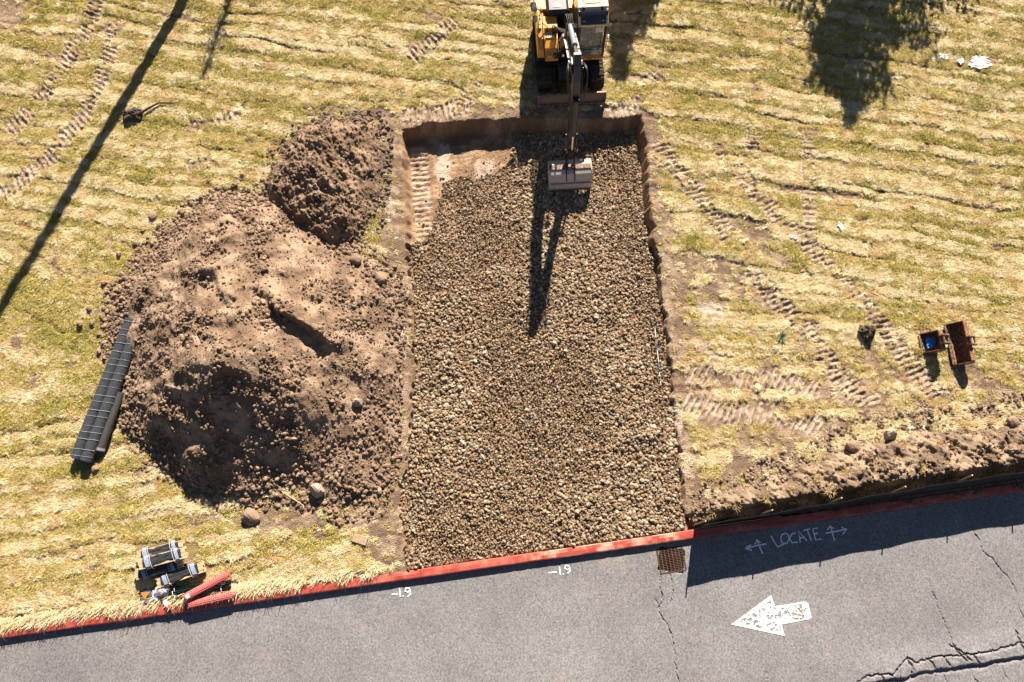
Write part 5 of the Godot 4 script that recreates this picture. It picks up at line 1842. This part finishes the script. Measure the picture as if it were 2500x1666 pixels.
	em2.extrude([Vector2(-0.05, -0.012), Vector2(-0.03, 0.012), Vector2(0.005, 0.016), Vector2(0.03, 0.008), Vector2(0.05, 0.014), Vector2(0.04, -0.004), Vector2(0.045, -0.018), Vector2(0.02, -0.006), Vector2(-0.01, -0.004), Vector2(-0.03, -0.018)], 0.004, Transform3D(Basis(), Vector3(cm, 1.04, fz + 0.062)))
	part(cab, "emblem", em2, M.pale_metal)
	# inside the cab
	var fl := MB.new()
	fl.bx(Vector3(cx0 + 0.06, 1.10, -0.78), Vector3(cx1 - 0.06, 1.14, fz - 0.08), 0.004)
	part(cab, "cab_floor", fl, M.rubber)
	var seat := MB.new()
	seat.bx(Vector3(cm - 0.25, 1.35, -0.45), Vector3(cm + 0.25, 1.55, 0.12), 0.05)
	seat.bx(Vector3(cm - 0.24, 1.56, -0.55), Vector3(cm + 0.24, 2.2, -0.38), 0.06)
	seat.bx(Vector3(cm - 0.13, 2.21, -0.53), Vector3(cm + 0.13, 2.4, -0.42), 0.04)
	part(cab, "operator_seat", seat, M.seat)
	for s in [-1.0, 1.0]:
		var con := MB.new()
		con.bx(Vector3(cm + s * 0.36 - 0.08, 1.3, -0.35), Vector3(cm + s * 0.36 + 0.08, 1.68, 0.25), 0.04)
		part(cab, "side_console", con, M.rubber)
		var lev := MB.new()
		lev.tube([Vector3(cm + s * 0.36, 1.68, 0.2), Vector3(cm + s * 0.34, 1.9, 0.24)], [0.014, 0.024], 8)
		part(cab, "joystick", lev, M.hose)
		var ped := MB.new()
		ped.tube([Vector3(cm + s * 0.07, 1.14, 0.45), Vector3(cm + s * 0.07, 1.42, 0.52), Vector3(cm + s * 0.10, 1.58, 0.55)], 0.013, 7)
		ped.bx(Vector3(cm + s * 0.09 - 0.06, 1.15, 0.42), Vector3(cm + s * 0.09 + 0.06, 1.19, 0.66), 0.01)
		part(cab, "travel_lever", ped, M.worn_steel)
	var paper := MB.new()
	paper.box(Transform3D(Basis(Vector3.RIGHT, -atan2(0.16, 1.32)), Vector3(cm + 0.22, 2.17, fz - 0.185)), Vector3(0.24, 0.21, 0.003), 0.0005)
	part(cab, "paper_notice", paper, M.white)
	var bea := MB.new()
	bea.bx(Vector3(cm - 0.09, 2.08, 0.40), Vector3(cm + 0.01, 2.16, 0.46), 0.015)
	part(cab, "orange_beacon", bea, M.orange)
	var blind := MB.new()
	blind.bx(Vector3(cx0 + 0.10, 2.24, 0.48), Vector3(cx1 - 0.10, 2.38, 0.52), 0.01)
	part(cab, "sun_blind", blind, M.grey_cloth)
	var lamp := MB.new()
	lamp.bx(Vector3(cx0 - 0.23, 2.22, 0.46), Vector3(cx0 - 0.01, 2.34, 0.56), 0.025)
	part(cab, "work_lamp", lamp, M.pale_metal)
	var pipe := MB.new()
	pipe.tube([Vector3(cx1 + 0.03, 1.4, 0.72), Vector3(cx1 + 0.05, 1.9, 0.66), Vector3(cx1 + 0.05, 2.45, 0.55), Vector3(cx1 + 0.01, 2.6, 0.42)], 0.014, 7)
	part(cab, "grab_rail", pipe, M.hose)
	for y in [1.86, 1.78]:
		var cl := MB.new()
		cl.bx(Vector3(cx1 + 0.03, y, 0.60), Vector3(cx1 + 0.10, y + 0.045, 0.68), 0.008)
		part(cab, "door_latch", cl, M.pale_metal)
	# boom, arm and their rams
	var bxm := -0.28
	var swing := MB.new()
	swing.bx(Vector3(bxm - 0.19, 0.98, 0.2), Vector3(bxm - 0.155, 1.42, 0.75), 0.01)
	swing.bx(Vector3(bxm + 0.155, 0.98, 0.2), Vector3(bxm + 0.19, 1.42, 0.75), 0.01)
	part(ex, "boom_bracket", swing, M.dark_steel)
	var boom := MB.new()
	boom.extrude([Vector2(0.48, 1.12), Vector2(0.62, 1.08), Vector2(0.86, 1.5), Vector2(1.30, 2.32), Vector2(1.55, 2.66), Vector2(2.0, 2.98), Vector2(3.05, 3.56), Vector2(3.30, 3.66), Vector2(3.34, 3.80), Vector2(3.22, 3.88), Vector2(2.85, 3.78), Vector2(1.75, 3.26), Vector2(1.35, 3.02), Vector2(1.08, 2.70), Vector2(0.70, 1.95), Vector2(0.50, 1.35)], 0.27, side_frame(bxm))
	var bo := part(ex, "boom", boom, M.black_paint)
	for s in [-1.0, 1.0]:
		var pipes := MB.new()
		for k in 2:
			pipes.tube([Vector3(bxm + s * (0.16 + 0.035 * k), 1.9, 0.75), Vector3(bxm + s * (0.16 + 0.035 * k), 2.95, 1.35), Vector3(bxm + s * (0.16 + 0.035 * k), 3.3, 2.0), Vector3(bxm + s * (0.16 + 0.035 * k), 3.72, 3.0)], 0.014, 7)
		part(bo, "hydraulic_pipes", pipes, M.pale_metal)
		var cl := MB.new()
		for z in [[1.6, 3.1], [2.3, 3.45], [2.8, 3.68]]:
			cl.bx(Vector3(bxm + s * 0.175 - 0.04, z[1] - 0.05, z[0] - 0.02), Vector3(bxm + s * 0.175 + 0.04, z[1] + 0.02, z[0] + 0.02), 0.004)
		part(bo, "pipe_clamps", cl, M.dark_steel)
		ram(ex, "boom_cylinder", Vector3(bxm + s * 0.24, 1.12, 0.78), Vector3(bxm + s * 0.24, 2.45, 1.62), 0.6, 0.055, M.dark_steel)
	var lug := MB.new()
	for s in [-1.0, 1.0]:
		lug.extrude([Vector2(1.20, 2.9), Vector2(1.28, 3.34), Vector2(1.40, 3.38), Vector2(1.55, 3.16)], 0.025, side_frame(bxm + s * 0.09))
		lug.extrude([Vector2(3.0, 3.6), Vector2(3.32, 3.62), Vector2(3.40, 3.84), Vector2(3.24, 3.96), Vector2(3.06, 3.86)], 0.03, side_frame(bxm + s * 0.152))
	part(bo, "lugs", lug, M.dark_steel)
	ram(ex, "arm_cylinder", Vector3(bxm, 3.32, 1.36), Vector3(bxm, 4.14, 3.08), 0.66, 0.078, M.ram_blue)
	var arm := MB.new()
	arm.extrude([Vector2(3.02, 4.22), Vector2(3.12, 4.25), Vector2(3.36, 4.02), Vector2(3.60, 3.62), Vector2(3.78, 2.9), Vector2(4.14, 0.74), Vector2(4.12, 0.60), Vector2(4.02, 0.58), Vector2(3.95, 0.70), Vector2(3.45, 2.95), Vector2(3.22, 3.62), Vector2(3.0, 4.06)], 0.215, side_frame(bxm))
	var ar := part(ex, "arm", arm, M.arm_grey)
	for s in [-1.0, 1.0]:
		var ap := MB.new()
		ap.tube([Vector3(bxm + s * 0.15, 3.9, 3.30), Vector3(bxm + s * 0.17, 3.4, 3.58), Vector3(bxm + s * 0.14, 2.6, 3.74), Vector3(bxm + s * 0.13, 1.7, 3.86), Vector3(bxm + s * 0.15, 1.2, 3.95)], 0.015, 7)
		part(ar, "arm_pipe", ap, M.hose)
		var lg := MB.new()
		lg.extrude([Vector2(3.62, 3.1), Vector2(3.86, 3.14), Vector2(3.88, 3.02), Vector2(3.74, 2.8)], 0.025, side_frame(bxm + s * 0.075))
		part(ar, "ram_lug", lg, M.dark_steel)
		var lk := MB.new()
		lk.extrude([Vector2(3.84, 1.30), Vector2(3.90, 1.34), Vector2(4.34, 1.06), Vector2(4.36, 0.98), Vector2(4.28, 0.96), Vector2(3.84, 1.22)], 0.03, side_frame(bxm + s * 0.165))
		part(ex, "bucket_link", lk, M.pale_steel)
		var ft := MB.new()
		ft.extrude([Vector2(4.26, 1.05), Vector2(4.34, 1.07), Vector2(4.60, 0.38), Vector2(4.54, 0.32)], 0.03, side_frame(bxm + s * 0.11))
		part(ex, "bucket_link", ft, M.dark_steel)
	ram(ex, "bucket_cylinder", Vector3(bxm, 3.06, 3.84), Vector3(bxm, 1.03, 4.31), 0.66, 0.062, M.arm_grey)
	for e in [[Vector3(bxm, 3.78, 3.24), 0.20], [Vector3(bxm, 1.28, 3.88), 0.19], [Vector3(bxm, 1.02, 4.31), 0.19], [Vector3(bxm, 0.66, 4.06), 0.17], [Vector3(bxm, 0.36, 4.56), 0.17]]:
		var pin := MB.new()
		pin.cyl(e[0] - Vector3(e[1], 0, 0), e[0] + Vector3(e[1], 0, 0), 0.035, 12)
		part(ex, "pivot_pin", pin, M.worn_steel)
	# grading bucket, its back towards the road
	var bw := 1.46
	var bk := node("grading_bucket", ex)
	var shell := MB.new()
	shell.plate(v2([[4.12, 0.10], [4.34, 0.235], [4.58, 0.25], [4.70, 0.20], [4.83, -0.02], [4.92, -0.24], [4.97, -0.45]]), 0.022, bw - 0.04, side_frame(bxm))
	part(bk, "shell", shell, M.bucket_grey)
	for s in [-1.0, 1.0]:
		var side := MB.new()
		side.extrude([Vector2(4.10, 0.12), Vector2(4.33, 0.255), Vector2(4.60, 0.268), Vector2(4.73, 0.20), Vector2(4.85, -0.02), Vector2(4.94, -0.24), Vector2(4.98, -0.46), Vector2(4.80, -0.44), Vector2(4.42, -0.12)], 0.022, side_frame(bxm + s * (bw / 2 - 0.009)))
		part(bk, "side_plate", side, M.bucket_grey)
		var ear := MB.new()
		ear.extrude([Vector2(3.98, 0.64), Vector2(4.05, 0.74), Vector2(4.14, 0.70), Vector2(4.30, 0.48), Vector2(4.54, 0.44), Vector2(4.64, 0.36), Vector2(4.86, -0.02), Vector2(4.78, -0.02), Vector2(4.57, 0.28), Vector2(4.30, 0.26), Vector2(4.05, 0.5)], 0.03, side_frame(bxm + s * 0.14))
		part(bk, "hinge_ear", ear, M.dark_steel)
	var topb := MB.new()
	topb.box(Transform3D(Basis(Vector3.RIGHT, 0.1), Vector3(bxm, 0.282, 4.47)), Vector3(bw - 0.03, 0.03, 0.17), 0.006)
	part(bk, "top_plate", topb, M.pale_steel)
	var lip := MB.new()
	lip.box(Transform3D(Basis(Vector3.RIGHT, -1.35), Vector3(bxm, -0.40, 4.985)), Vector3(bw - 0.045, 0.014, 0.12), 0.003)
	part(bk, "cutting_edge", lip, M.worn_steel)
	var ribm := MB.new()
	ribm.box(Transform3D(Basis(Vector3.RIGHT, -1.15), Vector3(bxm, -0.12, 4.905)), Vector3(bw - 0.06, 0.016, 0.10), 0.004)
	part(bk, "wear_strip", ribm, M.bucket_grey)
	for e in [[-0.52, 0.07], [-0.42, 0.09], [0.33, 0.06]]:
		var sc := MB.new()
		sc.box(Transform3D(Basis(Vector3.RIGHT, -1.04), Vector3(bxm + e[0], 0.085, 4.783)), Vector3(0.025, 0.004, e[1]), 0.001)
		part(bk, "scrape_mark", sc, M.pale_metal)
	# hoses between house, boom and arm
	for k in 5:
		hose(ex, [Vector3(bxm - 0.02 + 0.03 * k - 0.3, 1.45, 0.1), Vector3(bxm - 0.35 + 0.05 * k, 1.95, 0.2 + 0.04 * k), Vector3(bxm - 0.22 + 0.04 * k, 2.25, 0.6), Vector3(bxm - 0.16 + 0.05 * k, 2.6, 1.0)])
	for k in 4:
		hose(ex, [Vector3(bxm - 0.09 + 0.06 * k, 2.95, 1.15), Vector3(bxm - 0.12 + 0.07 * k, 3.35, 0.95), Vector3(bxm - 0.08 + 0.05 * k, 3.42, 1.2), Vector3(bxm - 0.05 + 0.035 * k, 3.36, 1.5)], 0.014)
	for s in [-1.0, 1.0]:
		hose(ex, [Vector3(bxm + s * 0.19, 3.70, 2.95), Vector3(bxm + s * 0.27, 3.95, 3.35), Vector3(bxm + s * 0.26, 3.7, 3.72), Vector3(bxm + s * 0.17, 3.2, 3.66)])
		hose(ex, [Vector3(bxm + s * 0.20, 3.66, 2.9), Vector3(bxm + s * 0.30, 3.80, 3.45), Vector3(bxm + s * 0.24, 3.3, 3.82), Vector3(bxm + s * 0.15, 2.7, 3.75)])
	hose(ex, [Vector3(bxm + 0.15, 1.5, 3.9), Vector3(bxm + 0.26, 1.45, 4.05), Vector3(bxm + 0.28, 1.15, 4.15), Vector3(bxm + 0.18, 0.95, 4.1)], 0.013)
	hose(ex, [Vector3(bxm + 0.14, 1.9, 3.85), Vector3(bxm + 0.22, 1.75, 4.1), Vector3(bxm + 0.16, 1.55, 4.18)], 0.013)


# ---------------------------------------------------------------- what stands beyond the field and throws its shade on it

func conifer(label: String, x: float, z: float, tall: float, wide: float, sd: int) -> void:
	var t := thing("conifer_tree", label, "tree", Vector3(x, 0, z), 0.0)
	var r := RandomNumberGenerator.new()
	r.seed = sd
	var tr := MB.new()
	tr.tube([Vector3(0, -0.1, 0), Vector3(0.03, tall * 0.5, 0), Vector3(0, tall, 0)], [0.2, 0.12, 0.02], 9)
	var trunk := part(t, "trunk", tr, M.dark_wood)
	var limbs := MB.new()
	var lf := MB.new()
	for i in 120:
		var y := tall * (0.12 + 0.88 * i / 120.0)
		var k := 1.0 - y / tall
		var tier := 0.72 + 0.38 * sin(y * 4.2) * r.randf_range(0.4, 1.0)
		var len := (wide * pow(k, 0.75) + 0.12) * tier * r.randf_range(0.75, 1.1)
		var a := r.randf() * TAU
		var d := Vector3(cos(a), -0.15, sin(a))
		var b := Vector3(0, y, 0)
		limbs.tube([b, b + d * len], [0.03 * k + 0.01, 0.006], 5)
		var n := int(18 + 34 * len)
		for q in n:
			var f := pow(r.randf(), 0.7)
			var p := b + d * len * f + Vector3(r.randfn(0, 0.14), r.randfn(0, 0.12), r.randfn(0, 0.14)) * (0.4 + len * 0.3)
			var kk := r.randf_range(0.7, 1.2)
			lf.tint = Color(0.05 * kk, 0.09 * kk, 0.035 * kk)
			var e := Vector3(r.randfn(0, 1), r.randfn(0, 1), r.randfn(0, 1)).normalized()
			var g := e.cross(Vector3(r.randfn(0, 1), r.randfn(0, 1), r.randfn(0, 1))).normalized()
			lf.tri(p, p + e * 0.27, p + e * 0.12 + g * 0.13, Vector3.UP)
	part(trunk, "limbs", limbs, M.dark_wood)
	part(t, "crown", lf, M.grass)


func build_beyond() -> void:
	conifer("pointed conifer beyond the field that shades the upper right grass", 14.1, -26.0, 7.6, 7.2, 3)
	conifer("conifer beyond the field behind the excavator", 5.6, -26.0, 6.4, 3.4, 4)
	var p := MB.new()
	var base := Vector3(-11.05, -0.3, -21.2)
	p.tube([base, base + Vector3(-1.3, 4.2, 0), base + Vector3(-3.9, 12.3, 0)], [0.21, 0.19, 0.15], 14)
	single("leaning_trunk", "tall bare leaning trunk beyond the field casting the long shadow", "tree trunk", p, M.dark_wood, Vector3.ZERO)
	var s := thing("sapling", "slim sapling beyond the field casting the short thin shadow", "tree", Vector3(-9.75, 0, -22.4))
	var st := MB.new()
	st.tube([Vector3(0, -0.1, 0), Vector3(0.02, 2.4, 0), Vector3(0, 4.3, 0)], [0.07, 0.05, 0.02], 8)
	part(s, "trunk", st, M.dark_wood)
	var lf := MB.new()
	for i in 900:
		lf.tint = Color(0.06, 0.10, 0.03) * rng.randf_range(0.8, 1.2)
		var y := rng.randf_range(1.6, 4.4)
		var w := 0.09 + 0.14 * exp(-pow((y - 3.55) / 0.35, 2.0))
		var c := Vector3(rng.randfn(0, w), y, rng.randfn(0, w))
		var e := Vector3(rng.randfn(0, 1), rng.randfn(0, 1), rng.randfn(0, 1)).normalized()
		var g := e.cross(Vector3(rng.randfn(0, 1), rng.randfn(0, 1), rng.randfn(0, 1))).normalized()
		lf.tri(c, c + e * 0.10, c + e * 0.05 + g * 0.05, Vector3.UP)
	part(s, "crown", lf, M.grass)

# ---------------------------------------------------------------- materials

func build_materials() -> void:
	var soil_t := noise_tex(0.035, [[0.0, grey(0.55)], [0.5, grey(0.82)], [1.0, grey(1.0)]], 512, FastNoiseLite.TYPE_SIMPLEX_SMOOTH, 5, 3)
	var soil_h := noise_tex(0.05, [], 512, FastNoiseLite.TYPE_CELLULAR, 4, 5)
	var soil := mat(lin(1.12, 1.12, 1.12), 0.95, 0.0, soil_t, 0.9)
	soil.uv1_world_triplanar = true
	soil.vertex_color_use_as_albedo = true
	soil.heightmap_enabled = true
	soil.heightmap_texture = soil_h
	soil.heightmap_scale = 2.5
	soil.metallic_specular = 0.25
	M.soil = soil
	# asphalt: grains of stone in bitumen, about two and a half centimetres to a texel
	var grain := Image.create(512, 512, false, Image.FORMAT_RGB8)
	for gy in 512:
		for gx in 512:
			var gv := 0.62 + rng.randfn(0.0, 0.12)
			var pick := rng.randf()
			if pick < 0.05:
				gv = rng.randf_range(0.9, 1.0)
			elif pick < 0.10:
				gv = rng.randf_range(0.28, 0.4)
			grain.set_pixel(gx, gy, grey(clampf(gv, 0.2, 1.0)))
	var asp := mat(lin(1.32, 1.32, 1.32), 0.85, 0.0, ImageTexture.create_from_image(grain), 0.078)
	asp.uv1_world_triplanar = true
	asp.vertex_color_use_as_albedo = true
	asp.heightmap_enabled = true
	asp.heightmap_texture = noise_tex(0.2, [], 1024, FastNoiseLite.TYPE_SIMPLEX, 3, 7)
	asp.heightmap_scale = 0.25
	M.asphalt = asp
	var gm := mat(lin(1, 1, 1), 0.75)
	gm.vertex_color_use_as_albedo = true
	gm.backlight_enabled = true
	gm.backlight = Color(0.5, 0.5, 0.5)
	gm.metallic_specular = 0.3
	gm.cull_mode = BaseMaterial3D.CULL_DISABLED
	M.grass = gm
	var sm := mat(lin(1, 1, 1), 0.9)
	sm.vertex_color_use_as_albedo = true
	sm.metallic_specular = 0.3
	M.stone = sm
	var pm := mat(lin(1.1, 1.1, 1.1), 0.65, 0.0, noise_tex(0.03, [[0.0, grey(0.75)], [1.0, grey(1.0)]], 256, FastNoiseLite.TYPE_SIMPLEX_SMOOTH, 5, 9), 1.3)
	pm.vertex_color_use_as_albedo = true
	pm.uv1_world_triplanar = true
	M.paint = pm
	var grime := noise_tex(0.012, [[0.0, grey(0.55)], [0.35, grey(0.85)], [0.6, grey(1.0)], [1.0, grey(1.0)]], 512, FastNoiseLite.TYPE_SIMPLEX_SMOOTH, 5, 11)
	var rusty := noise_tex(0.014, [[0.0, Color(0.35, 0.25, 0.2)], [0.4, Color(0.62, 0.5, 0.42)], [0.62, Color(0.85, 0.72, 0.62)], [1.0, Color(1, 1, 1)]], 512, FastNoiseLite.TYPE_SIMPLEX_SMOOTH, 5, 13)
	M.orange_paint = mat(lin(0.74, 0.335, 0.05), 0.42, 0.0, grime, 0.7)
	M.black_paint = mat(lin(0.028, 0.030, 0.034), 0.38, 0.0, grime, 0.9)
	M.arm_grey = mat(lin(0.07, 0.068, 0.072), 0.5, 0.0, grime, 0.9)
	M.dark_steel = mat(lin(0.05, 0.047, 0.045), 0.6, 0.3, rusty, 0.9)
	M.blue_steel = mat(lin(0.13, 0.15, 0.17), 0.55, 0.3, rusty, 1.2)
	M.worn_steel = mat(lin(0.42, 0.40, 0.38), 0.5, 0.5, rusty, 1.1)
	M.pale_steel = mat(lin(0.45, 0.43, 0.40), 0.55, 0.2, rusty, 1.4)
	M.pale_metal = mat(lin(0.62, 0.60, 0.56), 0.5, 0.1, grime, 1.6)
	M.chrome = mat(lin(0.75, 0.75, 0.75), 0.18, 1.0)
	M.ram_blue = mat(lin(0.24, 0.28, 0.34), 0.4, 0.2, grime, 1.2)
	M.hose = mat(lin(0.022, 0.022, 0.024), 0.45)
	M.rubber = mat(lin(0.03, 0.03, 0.03), 0.8)
	M.seat = mat(lin(0.10, 0.09, 0.08), 0.9)
	M.grey_cloth = mat(lin(0.35, 0.35, 0.33), 0.9)
	M.track_pads = [mat(lin(0.085, 0.07, 0.058), 0.85, 0.0, rusty, 1.3), mat(lin(0.065, 0.056, 0.05), 0.85, 0.0, rusty, 1.0), mat(lin(0.12, 0.095, 0.075), 0.85, 0.0, rusty, 1.7)]
	M.blade_rust = mat(lin(0.27, 0.19, 0.14), 0.7, 0.1, grime, 1.3)
	M.bucket_grey = mat(lin(0.56, 0.49, 0.43), 0.6, 0.1, grime, 1.4)
	M.bucket_rust = mat(lin(0.44, 0.30, 0.21), 0.7, 0.1, rusty, 1.2)
	M.bucket_steel = mat(lin(0.42, 0.35, 0.30), 0.6, 0.2, rusty, 1.2)
	M.rust = mat(lin(0.20, 0.14, 0.11), 0.7, 0.2, rusty, 2.0)
	M.rust_dark = mat(lin(0.11, 0.085, 0.07), 0.7, 0.2, rusty, 2.0)
	M.decal_pale = mat(lin(0.6, 0.5, 0.38), 0.5)
	M.decal_blue = mat(lin(0.12, 0.2, 0.4), 0.5)
	var glass := StandardMaterial3D.new()
	glass.albedo_color = Color(0.7, 0.78, 0.76, 0.16)
	glass.transparency = BaseMaterial3D.TRANSPARENCY_ALPHA
	glass.roughness = 0.04
	M.glass = glass
	M.skylight = mat(lin(0.035, 0.042, 0.055), 0.22, 0.0, grime, 1.0)
	M.white = mat(lin(0.78, 0.78, 0.76), 0.6)
	M.white_paint = mat(lin(0.80, 0.79, 0.77), 0.7, 0.0, grime, 1.2)
	M.spray = mat(lin(0.86, 0.89, 0.93), 0.8)
	M.spray_blue = mat(lin(0.12, 0.22, 0.45), 0.7)
	M.orange = mat(lin(0.80, 0.22, 0.03), 0.5)
	M.blue = mat(lin(0.03, 0.30, 0.80), 0.6)
	var wood_t := noise_tex(0.02, [[0.0, grey(0.6)], [0.5, grey(0.85)], [1.0, grey(1.0)]], 256, FastNoiseLite.TYPE_SIMPLEX_SMOOTH, 4, 17)
	M.wood = mat(lin(0.58, 0.44, 0.27), 0.8, 0.0, wood_t, 1.6)
	M.lumber = mat(lin(0.68, 0.47, 0.27), 0.75, 0.0, wood_t, 1.8)
	M.lumber_dark = mat(lin(0.52, 0.33, 0.18), 0.75, 0.0, wood_t, 1.5)
	M.wood_grey = mat(lin(0.42, 0.30, 0.2), 0.85, 0.0, wood_t, 2.0)
	M.dark_wood = mat(lin(0.07, 0.05, 0.035), 0.9, 0.0, wood_t, 1.4)
	M.dark_soil = mat(lin(0.09, 0.06, 0.04), 0.95, 0.0, soil_t, 2.0)
	M.fabric = mat(lin(0.012, 0.012, 0.013), 0.7)
	M.fabric_sheen = mat(lin(0.030, 0.031, 0.034), 0.42, 0.0, grime, 1.5)
	M.black_film = mat(lin(0.055, 0.06, 0.07), 0.36, 0.0, grime, 1.2)
	M.dusty_black = mat(lin(0.06, 0.057, 0.055), 0.5, 0.0, grime, 1.6)
	M.strap = mat(lin(0.42, 0.42, 0.42), 0.4)
	M.foil = mat(lin(0.6, 0.6, 0.62), 0.3, 0.7)
	M.film = mat(lin(0.36, 0.43, 0.55), 0.3, 0.0, noise_tex(0.03, [[0.0, grey(0.25)], [0.5, grey(0.7)], [1.0, grey(1.0)]], 256, FastNoiseLite.TYPE_SIMPLEX_SMOOTH, 4, 19), 3.0)
	var cf := StandardMaterial3D.new()
	cf.albedo_color = Color(0.85, 0.88, 0.92, 0.35)
	cf.transparency = BaseMaterial3D.TRANSPARENCY_ALPHA
	cf.roughness = 0.2
	M.clear_film = cf
	M.twine = mat(lin(0.6, 0.6, 0.58), 0.7)
	M.navy_film = mat(lin(0.05, 0.06, 0.09), 0.3)
	M.post_green = mat(lin(0.018, 0.035, 0.026), 0.4)
	M.red_mesh = mat(lin(0.62, 0.085, 0.085), 0.5)
	M.red_pale = mat(lin(0.72, 0.22, 0.19), 0.45)
	M.stone_meshes = [stone_mesh(101, 0.9), stone_mesh(102, 0.75), stone_mesh(103, 0.95), stone_mesh(104, 0.6)]
	M.clod_meshes = [stone_mesh(201, 0.85), stone_mesh(202, 0.7), stone_mesh(203, 0.9), stone_mesh(204, 0.75)]
	M.boulder_meshes = [stone_mesh(301, 0.8, 5), stone_mesh(302, 1.0, 5), stone_mesh(303, 0.5, 5), stone_mesh(304, 0.4, 5)]
	M.stone_mats = [mat(lin(0.47, 0.37, 0.25), 0.9, 0.0, soil_t, 3.0), mat(lin(0.42, 0.32, 0.2), 0.9, 0.0, soil_t, 2.0), mat(lin(0.56, 0.47, 0.36), 0.9, 0.0, soil_t, 2.5), mat(lin(0.36, 0.28, 0.2), 0.9, 0.0, soil_t, 2.2)]
	M.clod_mats = [mat(lin(0.23, 0.145, 0.092), 0.95, 0.0, soil_t, 2.4), mat(lin(0.30, 0.195, 0.125), 0.95, 0.0, soil_t, 2.1), mat(lin(0.38, 0.255, 0.17), 0.95, 0.0, soil_t, 2.6), mat(lin(0.17, 0.115, 0.08), 0.95, 0.0, soil_t, 2.2)]
	M.boulder_mats = [mat(lin(0.28, 0.19, 0.13), 0.95, 0.0, soil_t, 3.0), mat(lin(0.42, 0.33, 0.25), 0.9, 0.0, soil_t, 3.0)]
	M.roof_paint = mat(lin(0.86, 0.62, 0.32), 0.5, 0.0, grime, 0.8)


func _ready() -> void:
	# camera
	var cam := Camera3D.new()
	cam.name = "camera"
	cam.fov = 53.0
	cam.near = 0.1
	cam.far = 1500.0
	cam.position = Vector3(0, 21.1, 0)
	cam.rotation_degrees = Vector3(-75, 0, 0)
	add_child(cam)
	cam.current = true
	# sky and exposure
	var sky_m := ProceduralSkyMaterial.new()
	sky_m.sky_top_color = Color(0.36, 0.43, 0.54)
	sky_m.sky_horizon_color = Color(0.68, 0.71, 0.76)
	sky_m.sky_curve = 0.12
	sky_m.ground_horizon_color = Color(0.5, 0.48, 0.42)
	sky_m.ground_bottom_color = Color(0.3, 0.26, 0.2)
	sky_m.sun_angle_max = 8.0
	sky_m.energy_multiplier = 0.29
	var sky := Sky.new()
	sky.sky_material = sky_m
	var env := Environment.new()
	env.background_mode = Environment.BG_SKY
	env.sky = sky
	env.tonemap_mode = Environment.TONE_MAPPER_LINEAR
	env.tonemap_exposure = 3.05
	env.sdfgi_enabled = true
	env.ssao_enabled = true
	env.ssil_enabled = true
	var we := WorldEnvironment.new()
	we.name = "world"
	we.environment = env
	add_child(we)
	# sun: behind the excavator, a little to its right, fairly low
	var sun := DirectionalLight3D.new()
	sun.name = "sun"
	sun.light_energy = 1.55
	sun.light_color = Color(1.0, 0.955, 0.89)
	sun.light_angular_distance = 0.53
	sun.shadow_enabled = true
	var el := deg_to_rad(31.0)
	var az := deg_to_rad(10.0)
	var dir := Vector3(-sin(az) * cos(el), -sin(el), cos(az) * cos(el))
	sun.basis = Basis.looking_at(dir, Vector3.UP)
	add_child(sun)
	rng.seed = 4711
	n_lo.seed = 1
	n_lo.frequency = 0.25
	n_lo.fractal_octaves = 3
	n_mid.seed = 2
	n_mid.frequency = 0.8
	n_mid.fractal_octaves = 3
	n_hi.seed = 3
	n_hi.frequency = 1.6
	n_hi.fractal_octaves = 2
	n_row.seed = 4
	n_row.frequency = 1.0
	n_row.fractal_octaves = 2
	for n in [n_lo, n_mid, n_hi, n_row]:
		n.noise_type = FastNoiseLite.TYPE_SIMPLEX_SMOOTH
	build_materials()
	print("t materials ", Time.get_ticks_msec())
	build_field()
	print("t field ", Time.get_ticks_msec())
	build_road()
	build_kerb()
	print("t road ", Time.get_ticks_msec())
	build_gravel()
	print("t gravel ", Time.get_ticks_msec())
	build_mounds()
	print("t mounds ", Time.get_ticks_msec())
	build_excavator()
	build_fence()
	build_grate()
	build_objects()
	build_beyond()
	print("t objects ", Time.get_ticks_msec())
	build_markings()
	build_grass()
	print("t all ", Time.get_ticks_msec())
